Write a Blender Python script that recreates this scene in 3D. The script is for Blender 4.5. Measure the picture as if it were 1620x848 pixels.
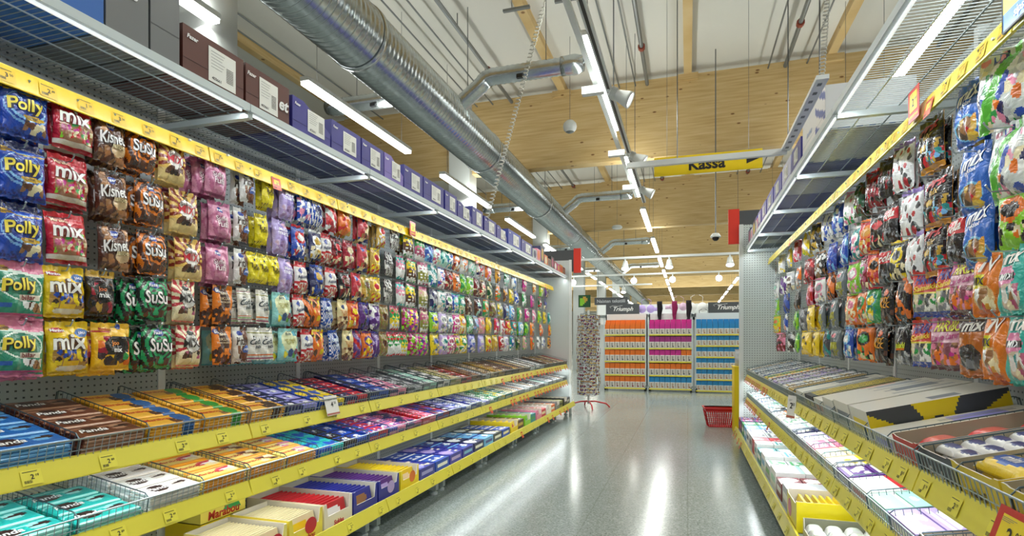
import bpy, bmesh, math, random
import numpy as np
from mathutils import Matrix, Vector

# ---------------------------------------------------------------- clear, camera, light, exposure
for o in list(bpy.data.objects): bpy.data.objects.remove(o)
SC = bpy.context.scene
COL = SC.collection
F, EYE, YAW = 892.0, 1.1, math.atan(278/892.0)
cam = bpy.data.objects.new('camera', bpy.data.cameras.new('camera'))
cam.data.sensor_width = 36; cam.data.lens = F/1620*36; cam.data.shift_y = 116/1620
cam.data.clip_start = .05; cam.data.clip_end = 200
cam.location = (0, 0, EYE); cam.rotation_euler = (math.pi/2, 0, YAW)
COL.objects.link(cam); SC.camera = cam
SC.view_settings.view_transform = 'Standard'; SC.view_settings.look = 'None'
SC.view_settings.gamma = 1; SC.view_settings.use_curve_mapping = False
SC.view_settings.exposure = 0.0
W = bpy.data.worlds.new('world'); SC.world = W; W.use_nodes = True
W.node_tree.nodes['Background'].inputs[0].default_value = (.92, .97, 1, 1)
W.node_tree.nodes['Background'].inputs[1].default_value = 0.22

def area(x, y, z, sx, sy, power, rot=(0, 0, 0), col=(.965, 1, .95), name='ceiling_lamp_and_fill'):
    l = bpy.data.lights.new(name, 'AREA'); l.shape = 'RECTANGLE'; l.size = sx; l.size_y = sy
    l.energy = power; l.color = col
    o = bpy.data.objects.new(name, l); o.location = (x, y, z); o.rotation_euler = rot; COL.objects.link(o)
    return o
TUBE_Z = 3.7
ROWS = [(-3.65, 'left'), (-.845, 'middle'), (1.95, 'right')]
TUBE_Y = [-1.85 + 3.3*i for i in range(9)]          # near end of each tube, 2.2 m long
for rx, nm in ROWS:
    for ty in TUBE_Y[:7]:
        area(rx, ty+1.1, TUBE_Z-.06, .2, 2.2, 38)
        area(rx, ty+1.1, TUBE_Z+.07, .2, 2.2, 17, (math.pi, 0, 0), name='upward_fill_light')   # unseen fill added above the tubes to brighten the ceiling
for ry in range(24, 60, 8):
    area(-2, ry, 3.6, 16, 2, 420); area(-2, ry, 3.8, 16, 2, 260, (math.pi, 0, 0), name='upward_fill_light')  # broad unseen fill lights added to brighten the dark far end
# led bars under the canopies and the shelves
LW, RW = -2.25, 1.095            # pegboard planes of the left and right gondola
BAY = .925
LEFT0, NL = .07, 9           # left bays start here
RIGHT0, NR = .84-BAY, 7
LY1, RY1 = LEFT0+NL*BAY, RIGHT0+NR*BAY
LED = (.9, .97, 1)
for wall, s, y0, y1 in ((LW, 1, LEFT0, LY1), (RW, -1, RIGHT0, RY1)):
    L = y1-y0; ym = (y0+y1)/2
    area(wall+s*.485, ym, 2.05, .02, L, 15, (0, s*math.radians(28), 0), LED, 'canopy_led_light')
    area(wall+s*.47, ym, .715, .03, L, 13, (0, s*math.radians(14), 0), LED, 'shelf_led_light')
    area(wall+s*.47, ym, .475, .03, L, 14, (0, s*math.radians(-6), 0), LED, 'shelf_led_light')

# ---------------------------------------------------------------- helpers
def lin(c):
    if isinstance(c, str):
        c = c.lstrip('#'); c = [int(c[i:i+2], 16)/255 for i in (0, 2, 4)]
    return tuple(((x+.055)/1.055)**2.4 if x > .04045 else x/12.92 for x in c[:3])
def BN(k): return ORD[k-1]+' in view' if k else 'just outside the photo'
ORD = ['first', 'second', 'third', 'fourth', 'fifth', 'sixth', 'seventh', 'eighth', 'ninth', 'tenth']
CN = dict(red='#c8202a', darkred='#7c1420', crimson='#a31832', orange='#e8741c', amber='#d99a2b', yellow='#f0d21a', gold='#c9a23a', cream='#ecdfb4',
          beige='#cdb68e', brown='#5a3320', darkbrown='#331d14', tan='#9a6c44', white='#f1f1ee', silver='#b9bcc0', grey='#7c8086', charcoal='#44474c', black='#15151a',
          blue='#1f4bb0', navy='#1d2258', royal='#2b2f96', skyblue='#6fb1df', turquoise='#2bb5b0', teal='#1c8a8a', mint='#a8dccb', green='#2a9a4a', darkgreen='#14532c',
          lime='#8ed02e', olive='#8a8a3a', purple='#5a2a80', lilac='#b9a3dc', magenta='#c8288c', pink='#e88aa8', rose='#b64f74', lavender='#9a98dc', indigo='#3c3aa4')
NICE = dict(darkred='dark red', darkbrown='dark brown', royal='royal blue', skyblue='sky blue', darkgreen='dark green', navy='navy blue', lime='lime green')
def C(n): return lin(CN[n] if n in CN else n)
NICE['#d9d5c8'] = 'off-white'
def nice(n): return NICE.get(n, n)

def mat(name, col=(.8, .8, .8), rough=.5, metal=0, coat=0, emis=None, es=0, attr=False, bump=None, alpha=None):
    m = bpy.data.materials.new(name); m.use_nodes = True; nt = m.node_tree; b = nt.nodes['Principled BSDF']
    b.inputs['Base Color'].default_value = (*lin(col), 1) if isinstance(col, str) else (*col[:3], 1)
    b.inputs['Roughness'].default_value = rough; b.inputs['Metallic'].default_value = metal
    b.inputs['Coat Weight'].default_value = coat; b.inputs['Coat Roughness'].default_value = .12
    if emis: b.inputs['Emission Color'].default_value = (*emis, 1); b.inputs['Emission Strength'].default_value = es
    if attr:
        a = nt.nodes.new('ShaderNodeVertexColor'); a.layer_name = 'Col'; nt.links.new(a.outputs[0], b.inputs['Base Color'])
    if alpha is not None: b.inputs['Alpha'].default_value = alpha
    if bump:
        sc, st, dist = bump
        tc = nt.nodes.new('ShaderNodeTexCoord'); no = nt.nodes.new('ShaderNodeTexNoise'); bp = nt.nodes.new('ShaderNodeBump')
        no.inputs['Scale'].default_value = sc; no.inputs['Detail'].default_value = 2; no.inputs['Distortion'].default_value = 1.2
        bp.inputs['Strength'].default_value = st; bp.inputs['Distance'].default_value = dist
        nt.links.new(tc.outputs['Object'], no.inputs['Vector']); nt.links.new(no.outputs[0], bp.inputs['Height']); nt.links.new(bp.outputs[0], b.inputs['Normal'])
        if name == 'bag_film': nt.links.new(bp.outputs[0], b.inputs['Coat Normal'])
    return m
def node_mat(name, fn, **k):
    m = mat(name, **k); nt = m.node_tree; fn(nt, nt.nodes['Principled BSDF']); return m
def N(nt, t, **k):
    n = nt.nodes.new(t)
    for a, v in k.items(): setattr(n, a, v)
    return n
def ramp(nt, stops):
    r = nt.nodes.new('ShaderNodeValToRGB'); e = r.color_ramp.elements
    while len(e) < len(stops): e.new(.5)
    for el, (p, c) in zip(e, stops): el.position = p; el.color = (*c, 1)
    return r

def pegboard(nt, b, base=.4):       # small punched slots, dark, on a regular grid
    tc = N(nt, 'ShaderNodeTexCoord'); mp = N(nt, 'ShaderNodeMapping'); mp.inputs['Scale'].default_value = (40, 40, 40)
    nt.links.new(tc.outputs['Object'], mp.inputs[0]); sp = N(nt, 'ShaderNodeSeparateXYZ'); nt.links.new(mp.outputs[0], sp.inputs[0])
    ad = N(nt, 'ShaderNodeMath', operation='ADD'); nt.links.new(sp.outputs[0], ad.inputs[0]); nt.links.new(sp.outputs[1], ad.inputs[1])
    res = []
    for src, th in ((ad.outputs[0], .26), (sp.outputs[2], .22)):
        ad2 = N(nt, 'ShaderNodeMath', operation='ADD'); nt.links.new(src, ad2.inputs[0]); ad2.inputs[1].default_value = 1000.5
        fr = N(nt, 'ShaderNodeMath', operation='FRACT'); nt.links.new(ad2.outputs[0], fr.inputs[0])
        su = N(nt, 'ShaderNodeMath', operation='SUBTRACT'); nt.links.new(fr.outputs[0], su.inputs[0]); su.inputs[1].default_value = .5
        ab = N(nt, 'ShaderNodeMath', operation='ABSOLUTE'); nt.links.new(su.outputs[0], ab.inputs[0])
        lt = N(nt, 'ShaderNodeMath', operation='LESS_THAN'); nt.links.new(ab.outputs[0], lt.inputs[0]); lt.inputs[1].default_value = th*.6; res.append(lt)
    mu = N(nt, 'ShaderNodeMath', operation='MULTIPLY'); nt.links.new(res[0].outputs[0], mu.inputs[0]); nt.links.new(res[1].outputs[0], mu.inputs[1])
    r = ramp(nt, [(0, (base, base*1.08, base*1.05)), (1, (.05, .06, .06))]); nt.links.new(mu.outputs[0], r.inputs[0]); nt.links.new(r.outputs[0], b.inputs['Base Color'])

def terrazzo(nt, b):
    tc = N(nt, 'ShaderNodeTexCoord')
    no = N(nt, 'ShaderNodeTexNoise'); no.inputs['Scale'].default_value = 95; no.inputs['Detail'].default_value = 3
    r1 = ramp(nt, [(.3, (.15, .17, .165)), (.41, (.36, .405, .39)), (.6, (.46, .515, .5)), (.74, (.68, .73, .71))])
    vo = N(nt, 'ShaderNodeTexVoronoi'); vo.inputs['Scale'].default_value = 60
    r2 = ramp(nt, [(0, (.32, .34, .33)), (.16, (.62, .64, .62)), (1, (1, 1, 1))])
    big = N(nt, 'ShaderNodeTexNoise'); big.inputs['Scale'].default_value = .8
    r3 = ramp(nt, [(.3, (.9, .9, .9)), (.7, (1, 1, 1))])
    mp = N(nt, 'ShaderNodeMapping'); br = N(nt, 'ShaderNodeTexBrick'); br.offset = 0
    br.inputs['Color1'].default_value = br.inputs['Color2'].default_value = (1, 1, 1, 1); br.inputs['Mortar'].default_value = (.78, .78, .77, 1)
    br.inputs['Scale'].default_value = 1; br.inputs['Mortar Size'].default_value = .004; br.inputs['Brick Width'].default_value = .6; br.inputs['Row Height'].default_value = .6
    for n in (no, vo, big, br): nt.links.new(tc.outputs['Object'], n.inputs['Vector'])
    nt.links.new(no.outputs[0], r1.inputs[0]); nt.links.new(vo.outputs[0], r2.inputs[0]); nt.links.new(big.outputs[0], r3.inputs[0])
    cur = r1.outputs[0]
    for o in (r2.outputs[0], r3.outputs[0], br.outputs[0]):
        mx = N(nt, 'ShaderNodeMix', data_type='RGBA', blend_type='MULTIPLY'); mx.inputs[0].default_value = 1
        nt.links.new(cur, mx.inputs[6]); nt.links.new(o, mx.inputs[7]); cur = mx.outputs[2]
    nt.links.new(cur, b.inputs['Base Color'])

def glulam(nt, b):
    tc = N(nt, 'ShaderNodeTexCoord'); mp = N(nt, 'ShaderNodeMapping'); mp.inputs['Scale'].default_value = (.5, .5, 9)
    no = N(nt, 'ShaderNodeTexNoise'); no.inputs['Scale'].default_value = 3.2; no.inputs['Detail'].default_value = 5
    nt.links.new(tc.outputs['Object'], mp.inputs[0]); nt.links.new(mp.outputs[0], no.inputs['Vector'])
    r = ramp(nt, [(.3, lin('#bd9c64')), (.5, lin('#cbae78')), (.72, lin('#d6bd8b'))]); nt.links.new(no.outputs[0], r.inputs[0])
    m2 = N(nt, 'ShaderNodeMapping'); m2.inputs['Scale'].default_value = (3.2, 3.2, 7); vo = N(nt, 'ShaderNodeTexVoronoi'); vo.inputs['Scale'].default_value = 1
    nt.links.new(tc.outputs['Object'], m2.inputs[0]); nt.links.new(m2.outputs[0], vo.inputs['Vector'])
    r2 = ramp(nt, [(.07, (.34, .22, .12)), (.12, (1, 1, 1))]); nt.links.new(vo.outputs[0], r2.inputs[0])
    sp = N(nt, 'ShaderNodeSeparateXYZ'); nt.links.new(tc.outputs['Object'], sp.inputs[0])
    mu = N(nt, 'ShaderNodeMath', operation='MULTIPLY'); mu.inputs[1].default_value = 22; nt.links.new(sp.outputs[2], mu.inputs[0])
    fr = N(nt, 'ShaderNodeMath', operation='FRACT'); nt.links.new(mu.outputs[0], fr.inputs[0])
    r3 = ramp(nt, [(0, (.88, .85, .8)), (.06, (1, 1, 1))]); nt.links.new(fr.outputs[0], r3.inputs[0])
    cur = r.outputs[0]
    for o in (r2.outputs[0], r3.outputs[0]):
        mx = N(nt, 'ShaderNodeMix', data_type='RGBA', blend_type='MULTIPLY'); mx.inputs[0].default_value = 1
        nt.links.new(cur, mx.inputs[6]); nt.links.new(o, mx.inputs[7]); cur = mx.outputs[2]
    nt.links.new(cur, b.inputs['Base Color'])
def zinc(nt, b):
    tc = N(nt, 'ShaderNodeTexCoord'); vo = N(nt, 'ShaderNodeTexVoronoi'); vo.inputs['Scale'].default_value = 26
    nt.links.new(tc.outputs['Object'], vo.inputs['Vector'])
    r = ramp(nt, [(0, (.5, .54, .55)), (1, (.62, .66, .67))]); nt.links.new(vo.outputs['Color'], r.inputs[0]); nt.links.new(r.outputs[0], b.inputs['Base Color'])

M = dict(
    floor=node_mat('terrazzo_floor', terrazzo, rough=.17), wood=node_mat('glulam_wood', glulam, rough=.6), zinc=node_mat('galvanised_steel', zinc, rough=.24, metal=.95),
    sheet=node_mat('white_perforated_sheet', lambda nt, b: pegboard(nt, b, .66), rough=.4), peg=node_mat('perforated_panel', pegboard, rough=.45), roof=mat('roof_deck', '#d8d6cd', .8, bump=(3, .1, .02)), wall=mat('painted_wall', '#d5d6d0', .8, bump=(30, .1, .002)),  # peg panel base darkened to put the shade behind the bags into its colour
    column=mat('painted_column', '#b9bdba', .7, bump=(20, .1, .002)),
    white=mat('white_enamel', '#e4e8e6', .35), shelf=mat('shelf_enamel', '#c9d3d6', .35), wire=mat('chrome_wire', '#a9b4b8', .3, .75), dwire=mat('dark_wire', '#5d6d74', .35, .7),
    black=mat('black_plastic', '#17181b', .4), grey=mat('dark_grey_panel', '#4c4f52', .5), red=mat('red_plastic', '#c5101e', .35), redsign=mat('red_sign', '#e5331a', .45),
    rail=mat('yellow_rail', '#e6d94a', .32, coat=.3), toprail=mat('bright_yellow_rail', '#efc800', .35, coat=.2), ysign=mat('yellow_sign', '#f0d000', .45), film=mat('bag_film', attr=True, rough=.27, coat=.75, bump=(34, .75, .008)),
    card=mat('printed_card', attr=True, rough=.42, coat=.15), wrap=mat('foil_wrapper', attr=True, rough=.3, coat=.4, bump=(60, .35, .003)),
    tube=mat('lit_tube', '#ffffff', .5, emis=(1, 1, .98), es=9), led=mat('led_diffuser', '#ffffff', .5, emis=(.9, .97, 1), es=.7), lens=mat('spot_lens', '#ffffff', .3, emis=(1, .98, .93), es=8),
    spotglow=mat('bright_spot_lens', '#ffffff', .3, emis=(1, .98, .93), es=25), cable=mat('steel_cable', '#6b6e70', .4, .6), copper=mat('copper_coupling', '#8a3a28', .4), cord=mat('spiral_cord', '#d8d6cc', .5),
    pipe=mat('grey_pipe', '#7c8080', .45, .5), acrylic=mat('clear_acrylic', '#dfe8ec', .1, alpha=.35), fabric=mat('knit_fabric', attr=True, rough=.9, bump=(300, .3, .002)),
)

class MB:
    def __init__(s): s.v = []; s.f = []; s.c = []
    def add(s, vs, fs, c=None):
        o = len(s.v); s.v += [tuple(v) for v in vs]; s.f += [tuple(i+o for i in f) for f in fs]
        if isinstance(c, list): s.c += c
        else: s.c += [c]*len(fs)
        return s
    def box(s, x0, y0, z0, x1, y1, z1, c=None, T=None):
        vs = [(x, y, z) for x in (x0, x1) for y in (y0, y1) for z in (z0, z1)]
        if T: vs = [T(v) for v in vs]
        return s.add(vs, [(0, 1, 3, 2), (4, 6, 7, 5), (0, 4, 5, 1), (2, 3, 7, 6), (0, 2, 6, 4), (1, 5, 7, 3)], c)
    def bar(s, p, q, r, n=4, c=None, r2=None, cap=True):
        p = Vector(p); q = Vector(q); d = (q-p).normalized(); a = d.orthogonal().normalized() if abs(d.z) > .9 or n > 4 else Vector((0, 0, 1)).cross(d).normalized(); b = d.cross(a)
        r2 = r if r2 is None else r2; vs = []
        for P, R in ((p, r), (q, r2)):
            for k in range(n):
                t = 2*math.pi*(k+.5)/n; vs.append(P+a*math.cos(t)*R+b*math.sin(t)*R)
        fs = [(k, (k+1) % n, n+(k+1) % n, n+k) for k in range(n)]
        if cap: fs += [tuple(range(n))[::-1], tuple(range(n, 2*n))]
        return s.add(vs, fs, c)
    def tube(s, pts, r, n=6, c=None, rr=None):
        pts = [Vector(p) for p in pts]; vs = []; ref = None
        for i, p in enumerate(pts):
            d = (pts[min(i+1, len(pts)-1)]-pts[max(i-1, 0)]).normalized()
            if ref is None: ref = d.orthogonal().normalized()
            ref = (ref-d*ref.dot(d)).normalized(); b = d.cross(ref); R = rr[i] if rr else r
            for k in range(n):
                t = 2*math.pi*k/n; vs.append(p+ref*math.cos(t)*R+b*math.sin(t)*R)
        fs = [(i*n+k, i*n+(k+1) % n, (i+1)*n+(k+1) % n, (i+1)*n+k) for i in range(len(pts)-1) for k in range(n)]
        fs += [tuple(range(n))[::-1], tuple(range(len(vs)-n, len(vs)))]
        return s.add(vs, fs, c)
    def lathe(s, prof, n=20, c=None, T=None):     # profile (r, z) about the z axis
        vs = [(r*math.cos(2*math.pi*k/n), r*math.sin(2*math.pi*k/n), z) for r, z in prof for k in range(n)]
        if T: vs = [T @ Vector(v) for v in vs]
        fs = [(i*n+k, i*n+(k+1) % n, (i+1)*n+(k+1) % n, (i+1)*n+k) for i in range(len(prof)-1) for k in range(n)]
        return s.add(vs, fs, c)
    def grid(s, nu, nv, P, c=None):               # P(u, v) -> point, colours list nu*nv or one
        vs = [P(i/nu, j/nv) for j in range(nv+1) for i in range(nu+1)]
        fs = [(j*(nu+1)+i, j*(nu+1)+i+1, (j+1)*(nu+1)+i+1, (j+1)*(nu+1)+i) for j in range(nv) for i in range(nu)]
        return s.add(vs, fs, c)
    def text(s, t, P, h, c, bold=.012, shear=0, wmax=None, cut=0):   # P(x, y) -> point for local text coords centred at 0
        vs, fs, w = glyphs(t, bold, shear, cut)
        k = h
        kx = k if not wmax or w*k <= wmax else wmax/w
        return s.add([P(x*kx, y*k) for x, y in vs], fs, c)
    def build(s, name, m, parent=None, smooth=False, loc=None):
        me = bpy.data.meshes.new(name); me.from_pydata([tuple(v) for v in s.v], [], s.f)
        if any(x is not None for x in s.c):
            tot = np.array([len(f) for f in s.f]); cc = np.array([(*x, 1) if x is not None else (.8, .8, .8, 1) for x in s.c], dtype=np.float32)
            a = me.color_attributes.new('Col', 'FLOAT_COLOR', 'CORNER'); a.data.foreach_set('color', np.repeat(cc, tot, axis=0).ravel())
        me.materials.append(m)
        if smooth: me.polygons.foreach_set('use_smooth', [True]*len(me.polygons))
        me.update(); o = bpy.data.objects.new(name, me); COL.objects.link(o)
        if parent: o.parent = parent
        if loc: o.location = loc
        return o
_G = {}
def glyphs(t, bold=.012, shear=0, cut=0):
    key = (t, bold, shear, cut)
    if key in _G: return _G[key]
    cu = bpy.data.curves.new('t', 'FONT'); cu.body = t; cu.offset = bold; cu.shear = shear; cu.resolution_u = 3; cu.fill_mode = 'FRONT'
    ob = bpy.data.objects.new('t', cu); COL.objects.link(ob); bpy.context.view_layer.update()
    dg = bpy.context.evaluated_depsgraph_get(); e = ob.evaluated_get(dg); me = e.to_mesh()
    vs = [(v.co.x, v.co.y) for v in me.vertices]; fs = [tuple(p.vertices) for p in me.polygons]; e.to_mesh_clear()
    bpy.data.objects.remove(ob); bpy.data.curves.remove(cu)
    if not vs: _G[key] = ([], [], 0); return _G[key]
    if cut:                 # cut the faces finely so that the letters can follow a bulging bag
        bm = bmesh.new(); bv = [bm.verts.new((x, y, 0)) for x, y in vs]
        for f in fs:
            try: bm.faces.new([bv[i] for i in f])
            except ValueError: pass
        X0, X1 = min(v[0] for v in vs), max(v[0] for v in vs); Y0, Y1 = min(v[1] for v in vs), max(v[1] for v in vs); st = (Y1-Y0)/cut
        for ax, a, b_ in ((0, X0, X1), (1, Y0, Y1)):
            q = a+st
            while q < b_-1e-4:
                bmesh.ops.bisect_plane(bm, geom=bm.verts[:]+bm.edges[:]+bm.faces[:], plane_co=(q, 0, 0) if ax == 0 else (0, q, 0), plane_no=(1, 0, 0) if ax == 0 else (0, 1, 0)); q += st
        bm.verts.index_update(); vs = [(v.co.x, v.co.y) for v in bm.verts]; fs = [tuple(v.index for v in f.verts) for f in bm.faces]; bm.free()
    x0 = min(v[0] for v in vs); x1 = max(v[0] for v in vs); y0 = min(v[1] for v in vs); y1 = max(v[1] for v in vs); H = max(y1-y0, .01)
    _G[key] = ([((x-(x0+x1)/2)/H, (y-(y0+y1)/2)/H) for x, y in vs], fs, (x1-x0)/H)
    return _G[key]

def tag(o, label=None, cat=None, group=None, kind=None):
    if label: o['label'] = label
    if cat: o['category'] = cat
    if group: o['group'] = group
    if kind: o['kind'] = kind
    return o
def empty(name, loc=(0, 0, 0), rz=0):
    o = bpy.data.objects.new(name, None); o.empty_display_size = .1; COL.objects.link(o); o.location = loc; o.rotation_euler = (0, 0, rz); return o
KIDS = {}
def kids(o): return [c for c in COL.objects if c.parent == o]
def proto(o):            # remember the tree of a finished thing so that copies are quick
    KIDS[o.name] = [(c, [g for g in kids(c)]) for c in kids(o)]; return o
def dup(o, loc=None, rot=None):
    r = o.copy(); COL.objects.link(r)
    for k in ('label', 'group'):
        if k in r: del r[k]
    if loc is not None: r.location = loc
    if rot is not None: r.rotation_euler = rot
    for ch, gs in KIDS.get(o.name, []):
        c = ch.copy(); COL.objects.link(c); c.parent = r
        for g in gs: d = g.copy(); COL.objects.link(d); d.parent = c
    return r
_first = set()
def use(o, loc, rot=(0, 0, 0)):     # the first use moves the original, later ones copy it
    if o.name not in _first:
        _first.add(o.name); o.location = loc; o.rotation_euler = rot; return o
    return dup(o, loc, rot)
USED = {}
def uniq(opts, key=None):            # first label that nobody has yet
    for l in opts:
        if 4 <= len(l.split()) <= 16 and USED.get(l, key or l) == key and key is not None or l not in USED:
            if 4 <= len(l.split()) <= 16: USED[l] = key; return l
    return opts[-1]

def Yp(px, X):                        # where a sight line at column px meets the plane x = X
    t = (px-810)/F; c, s = math.cos(YAW), math.sin(YAW)
    return X*(c+t*s)/(t*c-s)
def Zc(X, Y): return -math.sin(YAW)*X+math.cos(YAW)*Y
def Zp(py, X, Y): return EYE+(540-py)*Zc(X, Y)/F

# ---------------------------------------------------------------- printed designs: layers painted over u, v in 0..1
def paint(layers, nu, nv, seed=0):
    u, v = np.meshgrid((np.arange(nu)+.5)/nu, (np.arange(nv)+.5)/nv); u = u.ravel(); v = v.ravel()
    out = np.zeros((len(u), 3)); rng = np.random.RandomState(seed+3)
    for L in layers:
        k = L[0]
        if k == 'bg': out[:] = C(L[1])
        elif k == 'r': out[(u >= L[1]) & (v >= L[2]) & (u <= L[3]) & (v <= L[4])] = C(L[5])
        elif k == 'e': out[((u-L[1])/L[3])**2+((v-L[2])/L[4])**2 <= 1] = C(L[5])
        elif k == 'ry':
            th = np.arctan2((v-L[2])*1.2, u-L[1]); m = np.sin(th*L[3]) > 0
            if len(L) > 5: m &= v > L[5]
            out[m] = C(L[4])
        elif k == 'rg':
            r = np.sqrt((u-L[1])**2+((v-L[2])*1.2)**2)+.025*np.sin(6*np.arctan2(v-L[2], u-L[1])); out[(r/L[3]) % 1 < .5] = C(L[4])
        elif k == 'bl':
            x0, y0, x1, y1, n, cols = L[1:7]; P = rng.rand(n, 2)*[x1-x0, y1-y0]+[x0, y0]; ci = rng.randint(0, len(cols), n)
            rad = .75*math.sqrt((x1-x0)*(y1-y0)/n); d = (u[:, None]-P[:, 0])**2+((v[:, None]-P[:, 1]))**2; j = d.argmin(1)
            m = (d.min(1) < rad**2) & (u >= x0-.02) & (u <= x1+.02) & (v >= y0-.02) & (v <= y1+.02); cc = np.array([C(x) for x in cols])
            out[m] = cc[ci[j[m]]]
        elif k == 'dm':
            nx, ny, cols = L[1:4]; a = u*nx+v*ny; b = u*nx-v*ny; h = (np.floor(a)*7+np.floor(b)*13+np.floor(v*ny)*5).astype(int) % len(cols)
            cc = np.array([C(x) for x in cols]); out[:] = cc[h]
        elif k == 'st':
            a = math.radians(L[1]); out[((u*math.cos(a)+v*math.sin(a)) / L[2]) % 1 < L[4]] = C(L[3])
        elif k == 'dt':
            m = (((u/L[1]) % 1-.5)**2+((v/L[1]) % 1-.5)**2) < L[3]**2; out[m] = C(L[2])
        elif k == 'ck':
            m = (np.floor(u/L[1])+np.floor(v/L[1])) % 2 == 0; out[m] = C(L[2])
        elif k == 'sw':
            m = np.abs(v-(L[1]+L[2]*np.sin(u*L[3]+L[5]))) < L[4]; out[m] = C(L[6])
    return [tuple(x) for x in out]
# ---------------------------------------------------------------- the hall
def struct(name, mb, m, **k): return tag(mb.build(name, m, **k), kind='structure')
struct('floor', MB().box(-22, -4, -.2, 22, 62, 0), M['floor'])
struct('ceiling', MB().box(-22, -4, 5.5, 22, 62, 5.7), M['roof'])
struct('wall_back', MB().box(-22, 61, 0, 22, 61.3, 5.5), M['wall'])
struct('wall_left', MB().box(-22.3, -4, 0, -22, 61.3, 5.5), M['wall'])
struct('wall_right', MB().box(22, -4, 0, 22.3, 61.3, 5.5), M['wall'])

BEAM_Y = [9.45+5.75*i for i in range(-1, 9)]
for i, by in enumerate(BEAM_Y):
    b = MB(); b.box(-22, 0, 0, 22, .22, 1.27)
    for px_ in range(-10, 11): b.box(px_*2.05-.16, -.05, 1.17, px_*2.05+.16, 0, 1.27)
    o = b.build('glulam_beam', M['wood'], loc=(0, by, 4.1))
    tag(o, 'deep glued timber roof beam across the hall, %s' % ('overhead, just out of frame' if i == 0 else ORD[i-1]+' from the camera'), 'beam', 'timber roof beams')
bj = MB().box(-.06, -4, 5.37, .06, 61, 5.5)
for i in range(-7, 8):
    o = bj.build('ceiling_joist', M['wood']) if i == -7 else dup(j0)
    if i == -7: j0 = o
    o.location = (i*2.05, 0, 0)
    nm = {-2: 'second left of the centre one', -1: 'just left of the centre one', 0: 'straight above the light track', 1: 'just right of the centre one', 2: 'second right of the centre one'}.get(i, 'far %s side' % ('left' if i < 0 else 'right'))
    tag(o, 'narrow timber joist running along the white ceiling, '+nm, 'joist', 'ceiling joists' if abs(i) < 3 else 'ceiling joists on the far %s' % ('left' if i < 0 else 'right'))
c0 = None
for i, by in enumerate(BEAM_Y[:8]):
    if c0 is None: o = c0 = MB().box(-.4, -.11, 0, 0, .23, 5.36).build('concrete_column', M['column'])
    else: o = dup(c0)
    o.location = (-3.7, by, 0)
    tag(o, 'square pale grey column behind the left shelves, %s from the camera' % ORD[i], 'column', 'columns along the left')

# roof pipes
for i, (x, r, red) in enumerate([(-.63, .03, 1), (-1.08, .012, 0), (-.82, .012, 0), (1.42, .03, 1), (1.18, .012, 0), (1.72, .012, 0), (-2.95, .03, 1), (-3.3, .012, 0), (-3.6, .012, 0), (-5.5, .012, 0), (-5.8, .012, 0), (3.4, .03, 0)]):
    nm = 'sprinkler_pipe' if r > .02 else 'ceiling_conduit'
    b = MB().bar((0, -4, 0), (0, 60, 0), r, 8); o = b.build(nm, M['pipe'], loc=(x, 0, 5.3))
    w = ['in the middle bay', 'in the right bay', 'in the left bay above the duct', 'in the far left bay', 'in the far right bay'][0 if i < 3 else 1 if i < 6 else 2 if i < 9 else 3 if i < 11 else 4]
    tag(o, ('thick grey sprinkler pipe under the ceiling ' if r > .02 else 'thin grey conduit under the ceiling ')+w, 'pipe', nm.replace('_', ' ')+'s '+w)
    if red:
        for yy in (5.6, 8.2, 15):
            MB().bar((0, yy, 0), (0, yy+.07, 0), r*1.7, 8).build('coupling', M['copper'], o)
        for yy in (3.5, 7, 12): MB().bar((0, yy, 0), (0, yy, .2), .008, 4).build('hanger_rod', M['cable'], o)
for i, (px, py) in enumerate([(716, 88), (798, 75), (875, 284), (925, 281)]):
    X, Y = [(-2.0, 6.6), (-1.35, 6.6), (-3.4, 13), (-2.6, 13)][i]
    b = MB().box(-.17, -.02, 0, .17, .02, .03).bar((-.06, 0, .03), (-.06, 0, .35), .004)
    tag(b.build('mounting_bracket', M['pipe'], loc=(X, Y, 5.15)), ['short dark mounting bar under the ceiling, nearest the big duct', 'short dark mounting bar under the ceiling, above the duct branch', 'small dark mounting bar beyond the first beam, left one', 'small dark mounting bar beyond the first beam, right one'][i], 'bracket', 'ceiling mounting bars')

# the big spiral duct
duct = empty('spiral_duct', (-2.78, 0, 3.79))
tag(duct, 'large galvanised spiral ventilation duct with side branches hung along the left', 'duct')
TY = Matrix.Rotation(-math.pi/2, 4, 'X')     # z -> y
def along(mb, prof, n=28): return mb.lathe(prof, n, T=TY)
p = []; y = -3.5
while y < 16.4:
    p += [(.262+.025*math.sin(math.pi*q/6)**2, y+.07*q/6) for q in range(6)]; y += .07
along(MB(), p, 36).build('corrugated_pipe', M['zinc'], duct, True)
p = []; y = 16.4
while y < 40: p += [(.262, y), (.27, y+.02), (.27, y+.03), (.262, y+.05)]; y += .3
along(MB(), p).build('far_pipe', M['zinc'], duct, True)
for y in (1.2, 4.35, 7.5, 10.6, 13.8, 16.4, 19.5, 23): along(MB(), [(.285, y-.03), (.297, y-.03), (.297, y+.03), (.285, y+.03)], 32).build('joint_collar', M['zinc'], duct, True)
for y in (2.5, 6.9, 11.1, 15.8): MB().bar((.02, y, .28), (.02, y, 1.7), .006, 5).build('hanger_cable', M['cable'], duct)
def rib(path, r):                 # ribs along a polyline
    pts = []; rr = []
    for a, b in zip(path[:-1], path[1:]):
        a = Vector(a); b = Vector(b); n = max(1, int((b-a).length/.03))
        for k in range(n): pts.append(a.lerp(b, k/n)); rr.append(r*(1.04 if len(pts) % 2 else .98))
    pts.append(Vector(path[-1])); rr.append(r); return pts, rr
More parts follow.
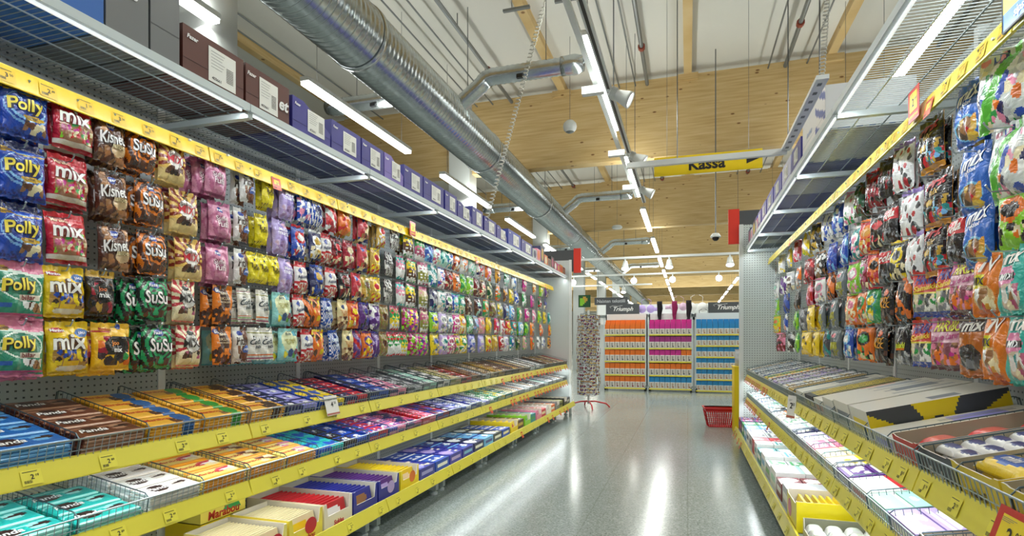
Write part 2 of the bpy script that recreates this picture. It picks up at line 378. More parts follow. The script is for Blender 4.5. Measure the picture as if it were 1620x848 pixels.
for y in (6.2, 12.0, 17.7, 23.4):
    for s, l in ((1, 1.55), (-1, 1.5)):
        br = empty('branch_duct'); br.parent = duct
        z1 = .39 if s > 0 else .3
        path = [(s*.12, y, .05), (s*.46, y, z1-.09), (s*.53, y, z1-.02), (s*.62, y, z1), (s*l, y, z1)]
        pts, rr = rib(path, .095); MB().tube(pts, .1, 14, rr=rr).build('branch_pipe', M['zinc'], br, True)
        TX = Matrix.Translation((s*l, y, z1)) @ Matrix.Rotation(s*math.pi/2, 4, 'Y')
        MB().lathe([(.095, -.12), (.105, -.12), (.105, -.06), (.11, .0), (.11, .04), (.085, .13), (.078, .13), (.08, .0)], 18, T=TX).build('nozzle', M['zinc'], br, True)
        MB().box(s*(l-.62), y-.105, z1-.1, s*(l-.55), y-.06, z1-.06).build('damper_handle', M['black'], br)
        MB().bar((s*(l-.3), y, z1+.09), (s*(l-.3), y, 1.7), .005, 4).build('hanger_cable', M['cable'], br)

# fluorescent tubes in three rows
tl = empty('tube_light')
MB().box(-.05, 0, 0, .05, 2.2, .045).build('housing', M['white'], tl)
MB().box(-.046, .01, -.035, .046, 2.19, 0).build('diffuser', M['tube'], tl)
for yy in (.2, 2.0): MB().bar((0, yy, .045), (0, yy, 1.8), .003, 4).build('suspension_wire', M['cable'], tl)
proto(tl)
for rx, nm in ROWS:
    for i, ty in enumerate(TUBE_Y[1 if rx < -2 else 2:]+[27.85+3.3*k for k in range(4)]):
        o = use(tl, (rx, ty, TUBE_Z))
        tag(o, 'slim white fluorescent tube, %s one in the %s ceiling row' % ((ORD+['eleventh', 'twelfth', 'thirteenth'])[i], nm), 'light', 'fluorescent tubes of the %s row' % nm)
for k in range(9):
    o = use(tl, (5.6, 12+k*3.3, TUBE_Z)); tag(o, 'far slim fluorescent tube beyond the right shelves in a receding row', 'light', 'far fluorescent tubes on the right')
    o = use(tl, (-8.5, 12+k*3.3, TUBE_Z)); tag(o, 'far slim fluorescent tube beyond the left shelves in a receding row', 'light', 'far fluorescent tubes on the left')

# light track with spotlights down the middle
tr = empty('lighting_track', (-.72, 0, 3.5))
tag(tr, 'white lighting track with dark groove hung along the middle of the aisle', 'track')
MB().box(-.03, -1, 0, .03, 10, .035).build('rail', M['white'], tr)
MB().box(-.012, -1, -.006, .012, 10, 0).build('groove', M['black'], tr)
MB().box(-.16, -1, .1, -.11, 10, .13).build('upper_rail', M['white'], tr)
for yy in (1, 3.4, 5.8, 8.2, 9.9): MB().bar((0, yy, .035), (0, yy, 1.99), .004, 4).build('suspension_wire', M['cable'], tr)
sp = empty('track_spotlight')
MB().box(-.24, -.035, -.03, -.035, .035, .04).build('driver_box', M['white'], sp)
MB().bar((.0, 0, -.01), (.07, 0, -.05), .014, 8).build('swivel_arm', M['white'], sp)
TS = Matrix.Translation((.08, 0, -.06)) @ Matrix.Rotation(math.radians(118), 4, 'Y')
MB().lathe([(.0, -.07), (.035, -.065), (.042, -.03), (.05, .02), (.075, .12), (.078, .15), (.07, .15), (.066, .12)], 18, T=TS).build('lamp_head', M['white'], sp, True)
MB().lathe([(0, .125), (.067, .125)], 18, T=TS).build('lens', M['lens'], sp)
b = MB()
for k in range(5): b.box(-.03, -.052, 0, .03, .052, .004, T=lambda v, k=k: TS @ Vector((v[0]*1.6, v[1], v[2]-.05+k*.012)))
b.build('cooling_fin', M['white'], sp)
proto(sp)
for i, yy in enumerate((5.33, 7.2, 8.85)):
    o = use(sp, (-.72, yy, 3.47)); tag(o, 'white cone spotlight on the aisle track, %s from the camera' % ORD[i], 'spotlight', 'spotlights on the aisle track')

# yellow checkout sign and the rail in front of it
ks = empty('checkout_sign', (.19, 6.18, 2.85)); tag(ks, 'yellow hanging sign with black Kassa lettering and arrow pointing right', 'sign')
MB().box(-.53, -.008, 0, .53, .008, .195).build('panel', M['ysign'], ks)
MB().text('Kassa', lambda x, y: (x-.0, -.0105, .093+y), .12, C('black'), .03).build('lettering', M['card'], ks)
MB().add([(.38, -.0105, .055), (.38, -.0105, .145), (.5, -.0105, .1)], [(0, 1, 2)], C('black')).build('arrow', M['card'], ks)
for xx in (-.4, .4): MB().bar((xx, 0, .195), (xx, 0, 2.64), .002, 4).build('hanging_wire', M['cable'], ks)
hr = empty('suspended_rail', (0, 0, 0)); tag(hr, 'white slotted suspension rail crossing in front of the yellow sign', 'rail')
MB().box(-.6, 5.88, 2.88, .9, 5.93, 2.935).build('cross_rail', M['white'], hr)
b = MB().box(.85, 4.35, 2.91, .93, 5.9, 2.94); b.build('slotted_rail', M['white'], hr)
b = MB()
for k in range(10): b.box(.872, 4.42+k*.15, 2.907, .9, 4.46+k*.15, 2.9099)
b.build('slot', M['pipe'], hr)
for x, yy in ((-.1, 5.9), (.88, 5.7), (.88, 4.4)): MB().bar((x, yy, 2.94), (x, yy, 5.5), .005, 4).build('hanger_cable', M['cable'], hr)
def coil(a, b, c, r, turns):     # straight from a to b, coiled from b to c
    pts = [Vector(a), Vector(a).lerp(Vector(b), .5), Vector(b)]; n = turns*8; b = Vector(b); c = Vector(c)
    for k in range(n): pts.append(b.lerp(c, k/n)+Vector((math.cos(k*math.pi/4)*r*min(1, k/20), math.sin(k*math.pi/4)*r*min(1, k/20), 0)))
    pts.append(c); return pts
tag(MB().tube(coil((-1.0, 5.05, 5.49), (-1.245, 5.0, 4.2), (-1.8, 4.9, 2.13), .02, 60), .0055, 4).build('coiled_power_cable', M['cord'], None, True), 'long white spiral power cord hanging down to the left shelf top', 'cord')
tag(MB().tube(coil((1.0, 4.38, 5.49), (.93, 4.38, 3.6), (.89, 4.38, 2.95), .018, 26), .0045, 4).build('coiled_power_cable', M['cord'], None, True), 'short white spiral cord above the suspended slotted rail', 'cord')

# ceiling speaker ball, sensor disc, camera dome
s = empty('pendant_speaker', (-1.62, 8.0, 4.19)); tag(s, 'round white pendant speaker hanging on a wire before the first beam', 'speaker')
MB().lathe([(.0, .1), (.05, .086), (.09, .045), (.1, 0), (.088, -.045), (.06, -.075)], 20).build('shell', M['white'], s, True)
MB().lathe([(.062, -.073), (.03, -.09), (0, -.093)], 20).build('grille', M['pipe'], s, True)
MB().bar((0, 0, .1), (0, 0, 1.3), .003, 4).build('wire', M['cable'], s)
s = empty('camera_dome', (.4, 9.0, 2.66)); tag(s, 'small white security camera dome on a long thin pole', 'camera')
MB().lathe([(.0, .07), (.05, .06), (.075, .02), (.075, 0), (.05, 0)], 16).build('mount', M['white'], s, True)
MB().lathe([(.05, 0), (.045, -.03), (.02, -.05), (0, -.052)], 16).build('dome', M['black'], s, True)
MB().bar((0, 0, .07), (0, 0, 2.83), .009, 6).build('pole', M['pipe'], s)
s = empty('smoke_detector', (-1.6, 13.5, 3.8)); tag(s, 'flat round white detector hanging before the far beams', 'detector')
MB().lathe([(0, .05), (.1, .04), (.13, 0), (.1, -.03), (0, -.03)], 18).build('disc', M['white'], s, True); MB().bar((0, 0, .05), (0, 0, 1.69), .003, 4).build('wire', M['cable'], s)

# cross tracks with spotlights farther back
def crosstrack(y, z, x0, x1, spots, lab, bright):
    t = empty('cross_track', (0, y, z)); tag(t, lab, 'track', 'far cross tracks'); MB().box(x0, -.03, 0, x1, .03, .05).build('rail', M['white'], t)
    for xx in (x0+1, x1-1): MB().bar((xx, 0, .05), (xx, 0, 5.5-z), .004, 4).build('suspension_wire', M['cable'], t)
    for i, xs in enumerate(spots):
        q = empty('spotlight', (xs, y, z)); T = Matrix.Translation((0, 0, -.16)) @ Matrix.Rotation(math.radians(100 if bright else 155), 4, 'X')
        MB().bar((0, 0, .02), (0, 0, -.1), .02, 6).build('swivel_arm', M['white'], q)
        MB().lathe([(0, -.12), (.05, -.11), (.07, .0), (.1, .1), (.09, .1), (.08, .08)], 16, T=T).build('lamp_head', M['white'], q, True)
        MB().lathe([(0, .09), (.085, .09)], 16, T=T).build('lens', M['spotglow' if bright else 'lens'], q)
        tag(q, ('dazzling' if bright else 'dim white')+' far spotlight facing the camera, %s from the left on its cross track' % ORD[i], 'spotlight', 'spotlights on far cross tracks')
crosstrack(13.9, 3.1, -3.2, 2.1, [-1.45, -.42, .93], 'white cross track nearest the racks with three cone spotlights', 0)
crosstrack(17.4, 3.1, -4.2, 2.6, [-3.4, -1.55, -.43, .86], 'white cross track beyond the nearest one with bright spotlights', 1)
crosstrack(20.5, 3.1, -5.2, -1.2, [-4.2, -2.2], 'short white cross track farthest back on the left', 0)

# ---------------------------------------------------------------- gondola bays (local: x out of the wall, y along, z up)
def rail_pt(x, z, h, tilt):       # slanted strip: lower edge stands forward
    return (x, z-h), (x-math.sin(tilt)*h, z)
def label_mesh(price, kind, tw=.052, th=.042):
    if kind == 'o': tw, th = .062, .062
    bg = {'t': '#ece04a', 'y': '#e8bd00', 'o': '#e2521e'}[kind]
    b = MB(); b.add([(0, -tw/2, 0), (0, tw/2, 0), (0, tw/2, th), (0, -tw/2, th)], [(0, 1, 2, 3)], lin(bg))
    if kind == 'o':
        b.add([(.0006, -tw*.3, th*.42), (.0006, tw*.3, th*.42), (.0006, tw*.3, th*.8), (.0006, -tw*.3, th*.8)], [(0, 1, 2, 3)], lin('#f0c93a'))
    k = C('black'); z0 = th*.52
    b.text(price[0], lambda x, y: (.0012, .001+x, z0+y), .014, k, .02); b.text(price[2:], lambda x, y: (.0012, .014+x, z0+.003+y), .0075, k, .01)
    x = -tw*.4
    random.seed(price)
    while x < -.002: w = random.choice((.0007, .0014)); b.add([(.0012, x, .005), (.0012, x+w, .005), (.0012, x+w, .013), (.0012, x, .013)], [(0, 1, 2, 3)], k); x += w+.001
    b.add([(.0012, -tw*.42, th*.86), (.0012, tw*.3, th*.86), (.0012, tw*.3, th*.9), (.0012, -tw*.42, th*.9)], [(0, 1, 2, 3)], k)
    return b
LABELS = {}
def price_label(price, kind):
    if (price, kind) not in LABELS:
        o = label_mesh(price, kind).build('price_label', M['card']); LABELS[(price, kind)] = o.data; bpy.data.objects.remove(o)
    return LABELS[(price, kind)]
def rail(parent, x, z, h, tilt, y0, y1, labels, name='price_rail'):
    (xa, za), (xb, zb) = rail_pt(x, z, h, tilt)
    q = MB(); sec = [(xa-.012, za-.002), (xa, za-.004), (xa, za), (xb, zb), (xb, zb+.004), (xb-.012, zb+.002)]
    vs = [(a, y, c) for y in (y0+.004, y1-.004) for a, c in sec]; n = len(sec)
    q.add(vs, [(i, i+n, (i+1) % n+n, (i+1) % n) for i in range(n)]+[tuple(range(n)), tuple(range(n, 2*n))[::-1]])
    r = q.build(name, M['toprail' if name.startswith('top') and x < .31 and z < 1.94 else 'rail'], parent)
    for yy, pr, kd in labels:
        o = bpy.data.objects.new('price_label', price_label(pr, kd)); COL.objects.link(o); o.parent = r
        o.location = (xa+.0016+(.002+math.tan(tilt)*.026 if kd == 'o' else 0), yy, za+.005-(.028 if kd == 'o' else 0)); o.rotation_euler = (0, -tilt, 0)
        if kd == 'o': o['label'] = 'red and yellow offer ticket'
    return r
UP = dict(x=.51, z=.755, dz=.115)   # upper, lower, base shelf fronts and back rise
LO = dict(x=.51, z=.517, dz=.08)
BS = dict(x=.63, z=.2, dz=.0)
PR = ['2.89', '2.19', '1.79', '2.59', '0.95', '1.29', '2.49', '3.50']
def wire_shelf(x1, z1, x0, z0, y0, y1, pitch=.021):
    b = MB(); n = int((y1-y0)/pitch)
    for k in range(n+1):
        y = y0+(y1-y0)*k/n; b.bar((x0, y, z0), (x1, y, z1), .0016, 4, cap=False)
    for t in (0, .25, .5, .75, 1): b.bar((x0+(x1-x0)*t, y0, z0+(z1-z0)*t-.004), (x0+(x1-x0)*t, y1, z0+(z1-z0)*t-.004), .0032, 4)
    return b
def make_bay(loc, rz, k, side, n):
    rnd = random.Random(k*7+(side == 'right')*100); left = side == 'left'
    t = empty('shelving_bay', loc, rz)
    tag(t, ('white pegboard shelving bay with price rails, %s wall, %s from the camera' % (side, BN(k))), 'shelving', 'shelving bays of the %s wall' % side)
    def g(name, mb, m, smooth=False, par=None):
        if name in SHARE: o = bpy.data.objects.new(name, SHARE[name]); COL.objects.link(o); o.parent = par or t; return o
        o = mb().build(name, m, par or t, smooth)
        SHARE[name] = o.data; return o
    L = BAY
    g('pegboard', lambda: MB().box(-.02, 0, .1, 0, L, .86).box(-.02, 0, .864, 0, L, 1.6).box(-.02, 0, 1.604, 0, L, 2.3), M['peg'])
    g('upright', lambda: MB().box(-.06, .001, 0, .008, .036, 2.34), M['white'])
    g('base_deck', lambda: MB().box(0, .003, .165, .61, L-.003, .182), M['shelf'])
    for yy in (.06, L-.06):
        o = g('foot', lambda: MB().box(-.03, -.02, .03, .03, .02, .165).lathe([(0, 0), (.03, 0), (.03, .015), (.012, .02), (.012, .03)], 12), M['shelf']); o.location = (.5, yy, 0)
    g('lower_shelf', lambda: wire_shelf(.5, .497, .02, .577, .005, L-.005), M['wire'])
    g('upper_shelf', lambda: wire_shelf(.5, .735, .02, .85, .005, L-.005), M['wire'])
    for z1, z0 in ((.49, .57), (.728, .843)):
        MBk = MB(); s_ = [(.0, z0-.02), (.0, z0-.08), (.49, z1-.03), (.49, z1-.008)]
        MBk.add([(a, y, c) for y in (.001, .004) for a, c in s_], [(0, 1, 2, 3), (7, 6, 5, 4)]+[(i, (i+1) % 4, (i+1) % 4+4, i+4) for i in range(4)])
        MBk.build('shelf_bracket', M['white'], t)
    g('wire_canopy', lambda: wire_shelf(.5, 2.075, .03, 2.075, .005, L-.005, .0195), M['wire'])
    g('canopy_edge', lambda: MB().box(.495, .002, 2.06, .51, L-.002, 2.09), M['shelf'])
    g('canopy_bracket', lambda: MB().box(0, .001, 2.035, .495, .028, 2.06), M['shelf'])
    g('led_bar_upper', lambda: MB().box(.487, .03, 2.05, .4945, L-.03, 2.06), M['led']).name = 'led_bar'
    g('led_bar_lower', lambda: MB().box(.47, .03, .715, .48, L-.03, .722), M['led']).name = 'led_bar'
    def labs(n, kd, promo=0):
        ys = [L*(i+.5+rnd.uniform(-.18, .18))/n for i in range(n)]
        return [(y, rnd.choice(PR), 'o' if rnd.random() < promo else kd) for y in ys]
    far = min(1, max(0, (k-4)/2.5)) if left else max(0, min(1, (k-4)/2))
    nn = 5 if left else 7
    rail(t, .52, UP['z'], .056, .35, 0, L, labs(nn-1 if k < 4 else nn+1, 't', far*.9))
    rail(t, .52, LO['z'], .056, .35, 0, L, labs(nn-1 if k < 4 else nn+1, 't', far*1.0))
    rail(t, .635, BS['z'], .06, .35, 0, L, labs(4, 't', far*.6))
    rail(t, .30, 1.93 if left else 1.955, .056, .2, 0, L, [(.05+i*.118, rnd.choice(PR), 'y' if not (i == 3 and k % 3 == 2) else 'o') for i in range(8)], 'top_price_rail')
    for yy in (0.1, L-.1): MB().box(0, yy-.004, 1.925, .30, yy+.004, 1.931).build('rail_arm', M['white'], t)
    return t
SHARE = {}
for k in range(NL): make_bay((LW, LEFT0+k*BAY, 0), 0, k, 'left', NL)
for k in range(NR): make_bay((RW, RIGHT0+(k+1)*BAY, 0), math.pi, k, 'right', NR)
def hook_mesh(L=.295): return MB().bar((0, 0, 0), (L-.012, 0, -.004), .0022, 5).bar((L-.012, 0, -.004), (L, 0, .012), .0022, 5).lathe([(0, -.004), (.0042, 0), (0, .005)], 6, T=Matrix.Translation((L, 0, .014)))
HOOK = hook_mesh().build('peg_hook', M['wire'])

# end panels and header signs
def end_panel(x0, x1, y, lab):
    e = empty('end_panel', (0, y, 0)); tag(e, lab, 'panel')
    MB().box(x0, .003, .1, x1, .018, 2.33).build('perforated_sheet', M['sheet'], e)
    xf = x1 if abs(x1) < abs(x0) else x0
    MB().box(xf-.02, -.004, 0, xf+.02, .03, 2.335).build('post', M['white'], e)
end_panel(LW-.0, -1.70, LY1+.02, 'tall white perforated end panel closing the left shelves')
end_panel(.54, RW, RY1+.02, 'tall white perforated end panel closing the right shelves')
def header(x, y, s, lab):
    h = empty('header_sign', (x, y, 2.14)); tag(h, lab, 'sign', 'gondola header signs')
    MB().box(-.055, 0, 0, .055, .03, .37).build('red_panel', M['redsign'], h)
    MB().box(min(.055*s, .62*s), .005, .02, max(.055*s, .62*s), .025, .35).build('grey_panel', M['grey'], h)
header(-1.6, LY1+.06, -1, 'red and dark grey header sign above the far end of the left shelves')
header(.47, RY1+.06, 1, 'red and dark grey header sign above the far end of the right shelves')
# ---------------------------------------------------------------- hanging bags
CHOC = ['brown', 'darkbrown', 'tan', 'brown']; CANDY = ['red', 'yellow', 'green', 'orange', 'white', 'magenta']
DES = {   # key: (description, width, height, depth, layers, texts)
 'polly': ('blue bag with round yellow lettering', .137, .168, .05, [('bg', '#1747b4'), ('bl', .0, .0, 1, .14, 60, ['#0e2c80', '#1747b4']), ('e', .5, .52, .46, .3, '#7fb4ea'), ('e', .5, .53, .43, .27, '#1a3f9c'), ('e', .5, .5, .36, .21, '#8cc3ee'), ('e', .5, .52, .34, .18, '#173a94'), ('sw', .8, .02, 7, .012, 1, '#b89a3a'), ('r', 0, .87, 1, 1, '#101c50'), ('e', .12, .83, .15, .045, '#d6a928'), ('bl', .42, .12, .86, .31, 9, ['brown', 'darkbrown', 'cream', 'tan']), ('e', .6, .36, .24, .045, '#d3a92e')],
   [('Polly', .5, .55, .2, '#f2dc4c', '#1b1430', .15), ('Original', .6, .36, .05, '#2b1a10', None, .1), ('Cloetta', .13, .83, .05, '#3a2410', None, .2)]),
 'bilar': ('pink and green bag with round yellow lettering', .137, .172, .05, [('bg', '#d9799a'), ('sw', .44, .04, 4, .36, 1, '#2f8f72'), ('sw', .8, .03, 5, .03, 1, '#dff0e4'), ('e', .47, .56, .45, .24, '#e8f4ea'), ('e', .47, .56, .42, .21, '#2c7c62'), ('r', .38, .335, .82, .43, '#f2ead8'), ('bl', .3, .15, .9, .3, 7, ['cream', 'brown', 'tan', 'white']), ('e', .1, .86, .17, .05, '#c79a3c'), ('r', 0, .08, 1, .12, '#c3527c'), ('r', .0, .2, .22, .28, '#2b5fb4')],
   [('Polly', .45, .57, .19, '#f2dc4c', '#2a1d12', .15), ('bilar', .6, .38, .07, '#8a2c2c', None, 0), ('Cloetta', .12, .86, .045, '#3a2410', None, .2)]),
 'mixred': ('red bag with white mix lettering and a candy bowl', .132, .16, .052, [('bg', '#c81f30'), ('e', .5, .38, .44, .34, '#a06a4a'), ('bl', .1, .2, .9, .6, 46, ['rose', 'green', 'red', 'tan', 'cream', 'magenta', 'lime']), ('sw', .12, -.0, 1, .04, 0, '#e6dccb'), ('e', .5, .1, .36, .07, '#d9cdb6'), ('r', 0, .0, 1, .07, '#b01626'), ('r', .02, .87, .5, .9, '#6b0f18')],
   [('mix', .5, .66, .2, '#f4f2ee', '#7a1420', .1), ('Marabou', .3, .84, .06, '#f2e6c8', None, .1)]),
 'mixyel': ('yellow bag with white mix lettering and a candy bowl', .135, .165, .052, [('bg', '#f2cb12'), ('e', .5, .36, .44, .3, '#b98a3a'), ('bl', .1, .2, .9, .52, 40, ['brown', 'gold', 'yellow', 'darkbrown', 'tan', 'blue']), ('e', .5, .12, .36, .06, '#e8dcc0'), ('r', .3, .17, .66, .26, '#f3c412'), ('r', 0, 0, 1, .05, '#dcb208'), ('e', .8, .78, .2, .085, '#1f63ae'), ('e', .22, .84, .17, .05, '#b5202a')],
   [('mix', .5, .62, .2, '#f6f3ea', '#5a3a20', .1), ('Marabou', .22, .84, .045, '#ffffff', None, .1), ('JUHLA', .8, .78, .05, '#ffffff', None, .0)]),
 'kismet': ('brown bag with white lettering and nuts', .118, .165, .05, [('bg', '#4a2a1c'), ('bl', .0, .02, 1, .34, 26, ['tan', 'brown', '#b87a4a', '#6b3a24']), ('bl', .1, .6, .95, .88, 16, ['tan', '#c08a5c', 'brown']), ('r', 0, .92, 1, 1, '#2e2410'), ('e', .45, .76, .13, .08, '#2340a0'), ('e', .65, .3, .26, .13, '#d8b88c')],
   [('Kismet', .48, .52, .17, '#f3f0ec', '#3a1c14', .25), ('pallot', .64, .36, .1, '#e9d7a6', '#6b4a22', 0), ('Fazer', .45, .76, .06, '#ffffff', None, .3)]),
 'susu': ('orange and brown swirl bag with white bubble lettering', .122, .16, .05, [('bg', '#e07818'), ('rg', .55, .5, .16, '#4a2412'), ('bl', .1, .06, .95, .27, 12, ['darkbrown', 'brown', '#4a2412']), ('r', 0, .93, 1, 1, '#2c170e'), ('e', .5, .83, .14, .075, '#2340a0')],
   [('SuSu', .55, .55, .2, '#f4f1ee', '#2c170e', .1), ('pala', .72, .38, .07, '#e6dcc6', None, .1), ('Fazer', .5, .83, .06, '#ffffff', None, .3)]),
 'susug': ('green and black swirl bag with white bubble lettering', .13, .165, .055, [('bg', '#22a060'), ('rg', .5, .52, .15, '#101a14'), ('bl', .1, .06, .95, .26, 13, ['darkbrown', 'brown', '#26b070']), ('r', 0, .93, 1, 1, '#0e1a14'), ('e', .52, .82, .15, .08, '#2340a0'), ('e', .55, .53, .32, .13, '#1fa060')],
   [('SuSu', .56, .54, .2, '#f4f1ee', '#101a14', .1), ('Fazer', .52, .82, .06, '#ffffff', None, .3)]),
 'suklaa': ('golden bag with dark rays and white label', .13, .165, .05, [('bg', '#efc565'), ('ry', .5, .52, 15, '#8a2f1c', .36), ('r', 0, 0, 1, .3, '#ecd18c'), ('e', .5, .55, .3, .25, '#6b2a1c'), ('e', .5, .55, .28, .235, '#f4f0e8'), ('bl', .16, .2, .86, .36, 9, ['brown', 'darkbrown', '#5c3018']), ('e', .5, .82, .12, .06, '#26422e'), ('r', 0, 0, 1, .035, '#e0bb66')],
   [('Suklaa', .5, .67, .075, '#4a2418', None, .0), ('MIX', .5, .55, .13, '#c01c2c', None, 0)]),
 'suklaar': ('cream bag with red rays and white label', .118, .165, .05, [('bg', '#f4e6c4'), ('ry', .5, .52, 15, '#c2303c', .36), ('r', 0, 0, 1, .28, '#efe0b4'), ('e', .5, .56, .3, .24, '#3a2a20'), ('e', .5, .56, .28, .225, '#e9e6e2'), ('bl', .16, .2, .86, .35, 9, ['brown', 'darkbrown', 'rose']), ('e', .5, .82, .12, .06, '#26322e'), ('r', 0, 0, 1, .035, '#d66a50')],
   [('Suklaa', .5, .68, .07, '#2a2020', None, .0), ('MIX', .5, .56, .13, '#26201e', None, 0)]),
 'joo': ('yellow bag with black splash and sweets', .14, .165, .05, [('bg', '#f0bd22'), ('bl', .1, .14, .95, .7, 26, ['black', 'crimson', '#3a1a24', 'darkbrown', 'orange']), ('e', .55, .52, .33, .2, '#1c1412'), ('r', 0, .8, .4, .84, '#c0302a'), ('e', .8, .3, .08, .08, 'green'), ('e', .68, .93, .08, .06, '#22409a')],
   [('Joo', .55, .57, .1, '#e88a2a', None, .1), ('mix', .6, .44, .08, '#f4f1ee', None, 0), ('Marabou', .3, .87, .05, '#a81c24', None, .1)]),
 'joob': ('black bag with golden top band', .1, .15, .045, [('bg', '#241c14'), ('bl', .1, .1, .95, .8, 26, ['black', 'crimson', '#3a1a24', 'gold', 'brown']), ('e', .55, .52, .36, .22, '#15110f'), ('r', 0, .86, 1, 1, '#b9901e')],
   [('Joo', .5, .58, .1, '#e06a2a', None, .1), ('mix', .55, .46, .09, '#f4f1ee', None, 0)]),
 'suffeli': ('pink swirl striped bag', .12, .165, .05, [('bg', '#c06a92'), ('rg', .5, .45, .24, '#d98fae'), ('r', 0, .9, 1, 1, '#a84e7c'), ('e', .45, .78, .13, .08, '#2340a0'), ('r', 0, 0, 1, .1, '#8c3a60')],
   [('Suffeli', .5, .56, .1, '#f6dfe6', '#7a2c50', .1), ('Puffi', .52, .42, .11, '#f6dfe6', '#7a2c50', .1), ('Fazer', .45, .78, .055, '#fff', None, .3)]),
 'bigbag': ('orange and brown stand up big bag', .105, .165, .045, [('bg', '#e8801c'), ('bl', .0, .08, 1, .5, 30, ['#5a2c14', '#e8801c', '#3a1c10']), ('r', .25, .42, .75, 1, '#4a2e22'), ('bl', .3, .0, 1, .22, 22, ['darkbrown', '#6b3a1c']), ('e', .17, .87, .16, .08, '#27307c')],
   [('BIG', .17, .895, .045, '#ffffff', None, 0), ('BAG', .17, .845, .045, '#ffffff', None, 0), ('Panda', .5, .8, .06, '#f0e0c0', None, .2), ('SUKLAA', .5, .66, .06, '#d9c2a0', None, 0), ('KUKKOKIEKKO', .5, .57, .04, '#d9c2a0', None, 0)]),
 'patkis': ('white and brown bag with dark lettering', .085, .15, .045, [('bg', '#f0efe9'), ('r', .52, 0, 1, 1, '#6b3a1e'), ('bl', .15, .1, .55, .45, 5, ['brown', '#8a5a3a']), ('e', .72, .36, .26, .12, '#5878c4'), ('e', .62, .16, .18, .1, '#7a4424'), ('e', .4, .82, .14, .07, '#2340a0')],
   [('Pätkis', .5, .6, .16, '#3a2418', None, .1), ('Minttu', .74, .36, .06, '#f0f4ff', None, .1)]),
 'dumle': ('bright yellow bag with thin black border pattern', .075, .14, .04, [('bg', '#f4e01a'), ('st', 0, .09, '#6b5a10', .3), ('r', 0, .12, 1, .86, '#f6e31c'), ('r', 0, 0, 1, .03, '#d9c40e'), ('e', .55, .74, .1, .05, '#2a2a50')],
   [('Tutti', .5, .55, .11, '#4a3c14', None, .1), ('Frutti', .52, .44, .08, '#4a3c14', None, .1)]),
 'candymix': ('cream bag with tiny sweets print', .085, .15, .03, [('bg', '#ece9df'), ('dt', .08, '#e0c8a0', .028), ('r', 0, .03, 1, .06, 'rose'), ('r', 0, .09, 1, .11, 'lime'), ('r', 0, .14, 1, .17, 'orange'), ('r', 0, .82, 1, .84, 'olive'), ('r', 0, .88, 1, .9, 'rose'), ('r', .1, .34, .95, .72, '#f4f2ec'), ('e', .38, .68, .18, .06, '#22262a')],
   [('Candy', .52, .55, .14, '#20343c', None, .3), ('mix', .62, .42, .09, '#20343c', None, .3), ('Panda', .38, .68, .05, '#ffffff', None, .2)]),
 'lavbag': ('pale lavender bag with candy window', .1, .17, .05, [('bg', '#b6a2dc'), ('r', .3, .4, .92, .85, '#9c86cc'), ('bl', .05, .05, .95, .36, 24, ['#d6c9ea', '#a888b8', 'lilac', '#c8a8c0', '#7a5a8a']), ('e', .8, .86, .16, .08, '#e8b0c8')],
   [('Mums', .6, .72, .08, '#f4f0fa', None, .1), ('mums', .6, .6, .08, '#f4f0fa', None, .1)]),
 'monster': ('mint bag with little green and yellow candy creatures', .135, .16, .04, [('bg', '#8fd0cf'), ('e', .5, .62, .4, .32, '#e9efc0'), ('e', .28, .22, .11, .1, '#e8dc3a'), ('e', .52, .26, .13, .13, '#35548a'), ('e', .74, .2, .1, .1, '#58a848'), ('e', .82, .3, .08, .08, '#8a4a60'), ('r', 0, 0, 1, .05, '#5ab0b4'), ('e', .8, .86, .13, .09, '#48a8c0')],
   [('Panda', .48, .84, .07, '#2c4a4a', None, .2), ('HEDELMÄ', .52, .66, .075, '#a8a04a', None, 0), ('TUUTIT', .52, .56, .07, '#a8a04a', None, 0)]),
 'aakkoset': ('white bag with red cap band and letter sweets', .09, .16, .045, [('bg', '#eeeae6'), ('r', 0, .82, 1, 1, '#c0202a'), ('bl', 0, .0, 1, .3, 30, ['#c46a5a', '#d8a090', 'red', 'cream']), ('sw', .32, .03, 3, .035, 0, '#c4242c'), ('e', .35, .7, .15, .09, '#2340a0')],
   [('Aakkoset', .5, .52, .1, '#26305c', None, .2)]),
 'marianne': ('blue and white diagonal striped bag', .09, .165, .045, [('bg', '#e6ecf4'), ('st', 35, .075, '#2456b4', .5), ('r', 0, .88, 1, 1, '#2350b0'), ('e', .52, .58, .36, .14, '#dbe7f2'), ('bl', .05, .04, .95, .3, 40, ['#2456b4', '#e6ecf4']), ('e', .5, .78, .13, .07, '#1c3c94')],
   [('Marianne', .53, .58, .1, '#1f3a80', None, .2)]),
 'nuts': ('cream bag of nuts with clear bottom', .1, .17, .045, [('bg', '#e9d9a0'), ('bl', 0, 0, 1, .42, 40, ['cream', 'tan', '#c8a878', 'brown']), ('e', .45, .75, .12, .07, '#2a3c6c')],
   [('TOFFEE', .5, .58, .09, '#c07a30', None, 0), ('MIX', .5, .48, .09, '#c07a30', None, 0)]),
 'hot': ('black and white striped bag', .1, .15, .04, [('bg', '#e9e7e2'), ('st', 8, .11, '#3a2c34', .5), ('r', .05, .32, .95, .62, '#ebe9e4'), ('st', 90, 9, 'white', 0)],
   [('HOT &', .45, .53, .12, '#1a1a1c', None, 0), ('TOFFEE', .5, .4, .12, '#1a1a1c', None, 0)]),
 'diag': ('red bag with cream diagonal label and navy bottom', .1, .165, .045, [('bg', '#c2283c'), ('e', .4, .8, .14, .08, '#2340a0'), ('r', 0, 0, 1, .13, '#1f2a70'), ('st', -50, 1.25, '#ead79c', .24), ('bl', .1, .14, .9, .3, 10, ['tan', 'red', 'brown'])],
   [('Englanti', .5, .5, .08, '#7a4a2a', None, .2)]),
 # right wall
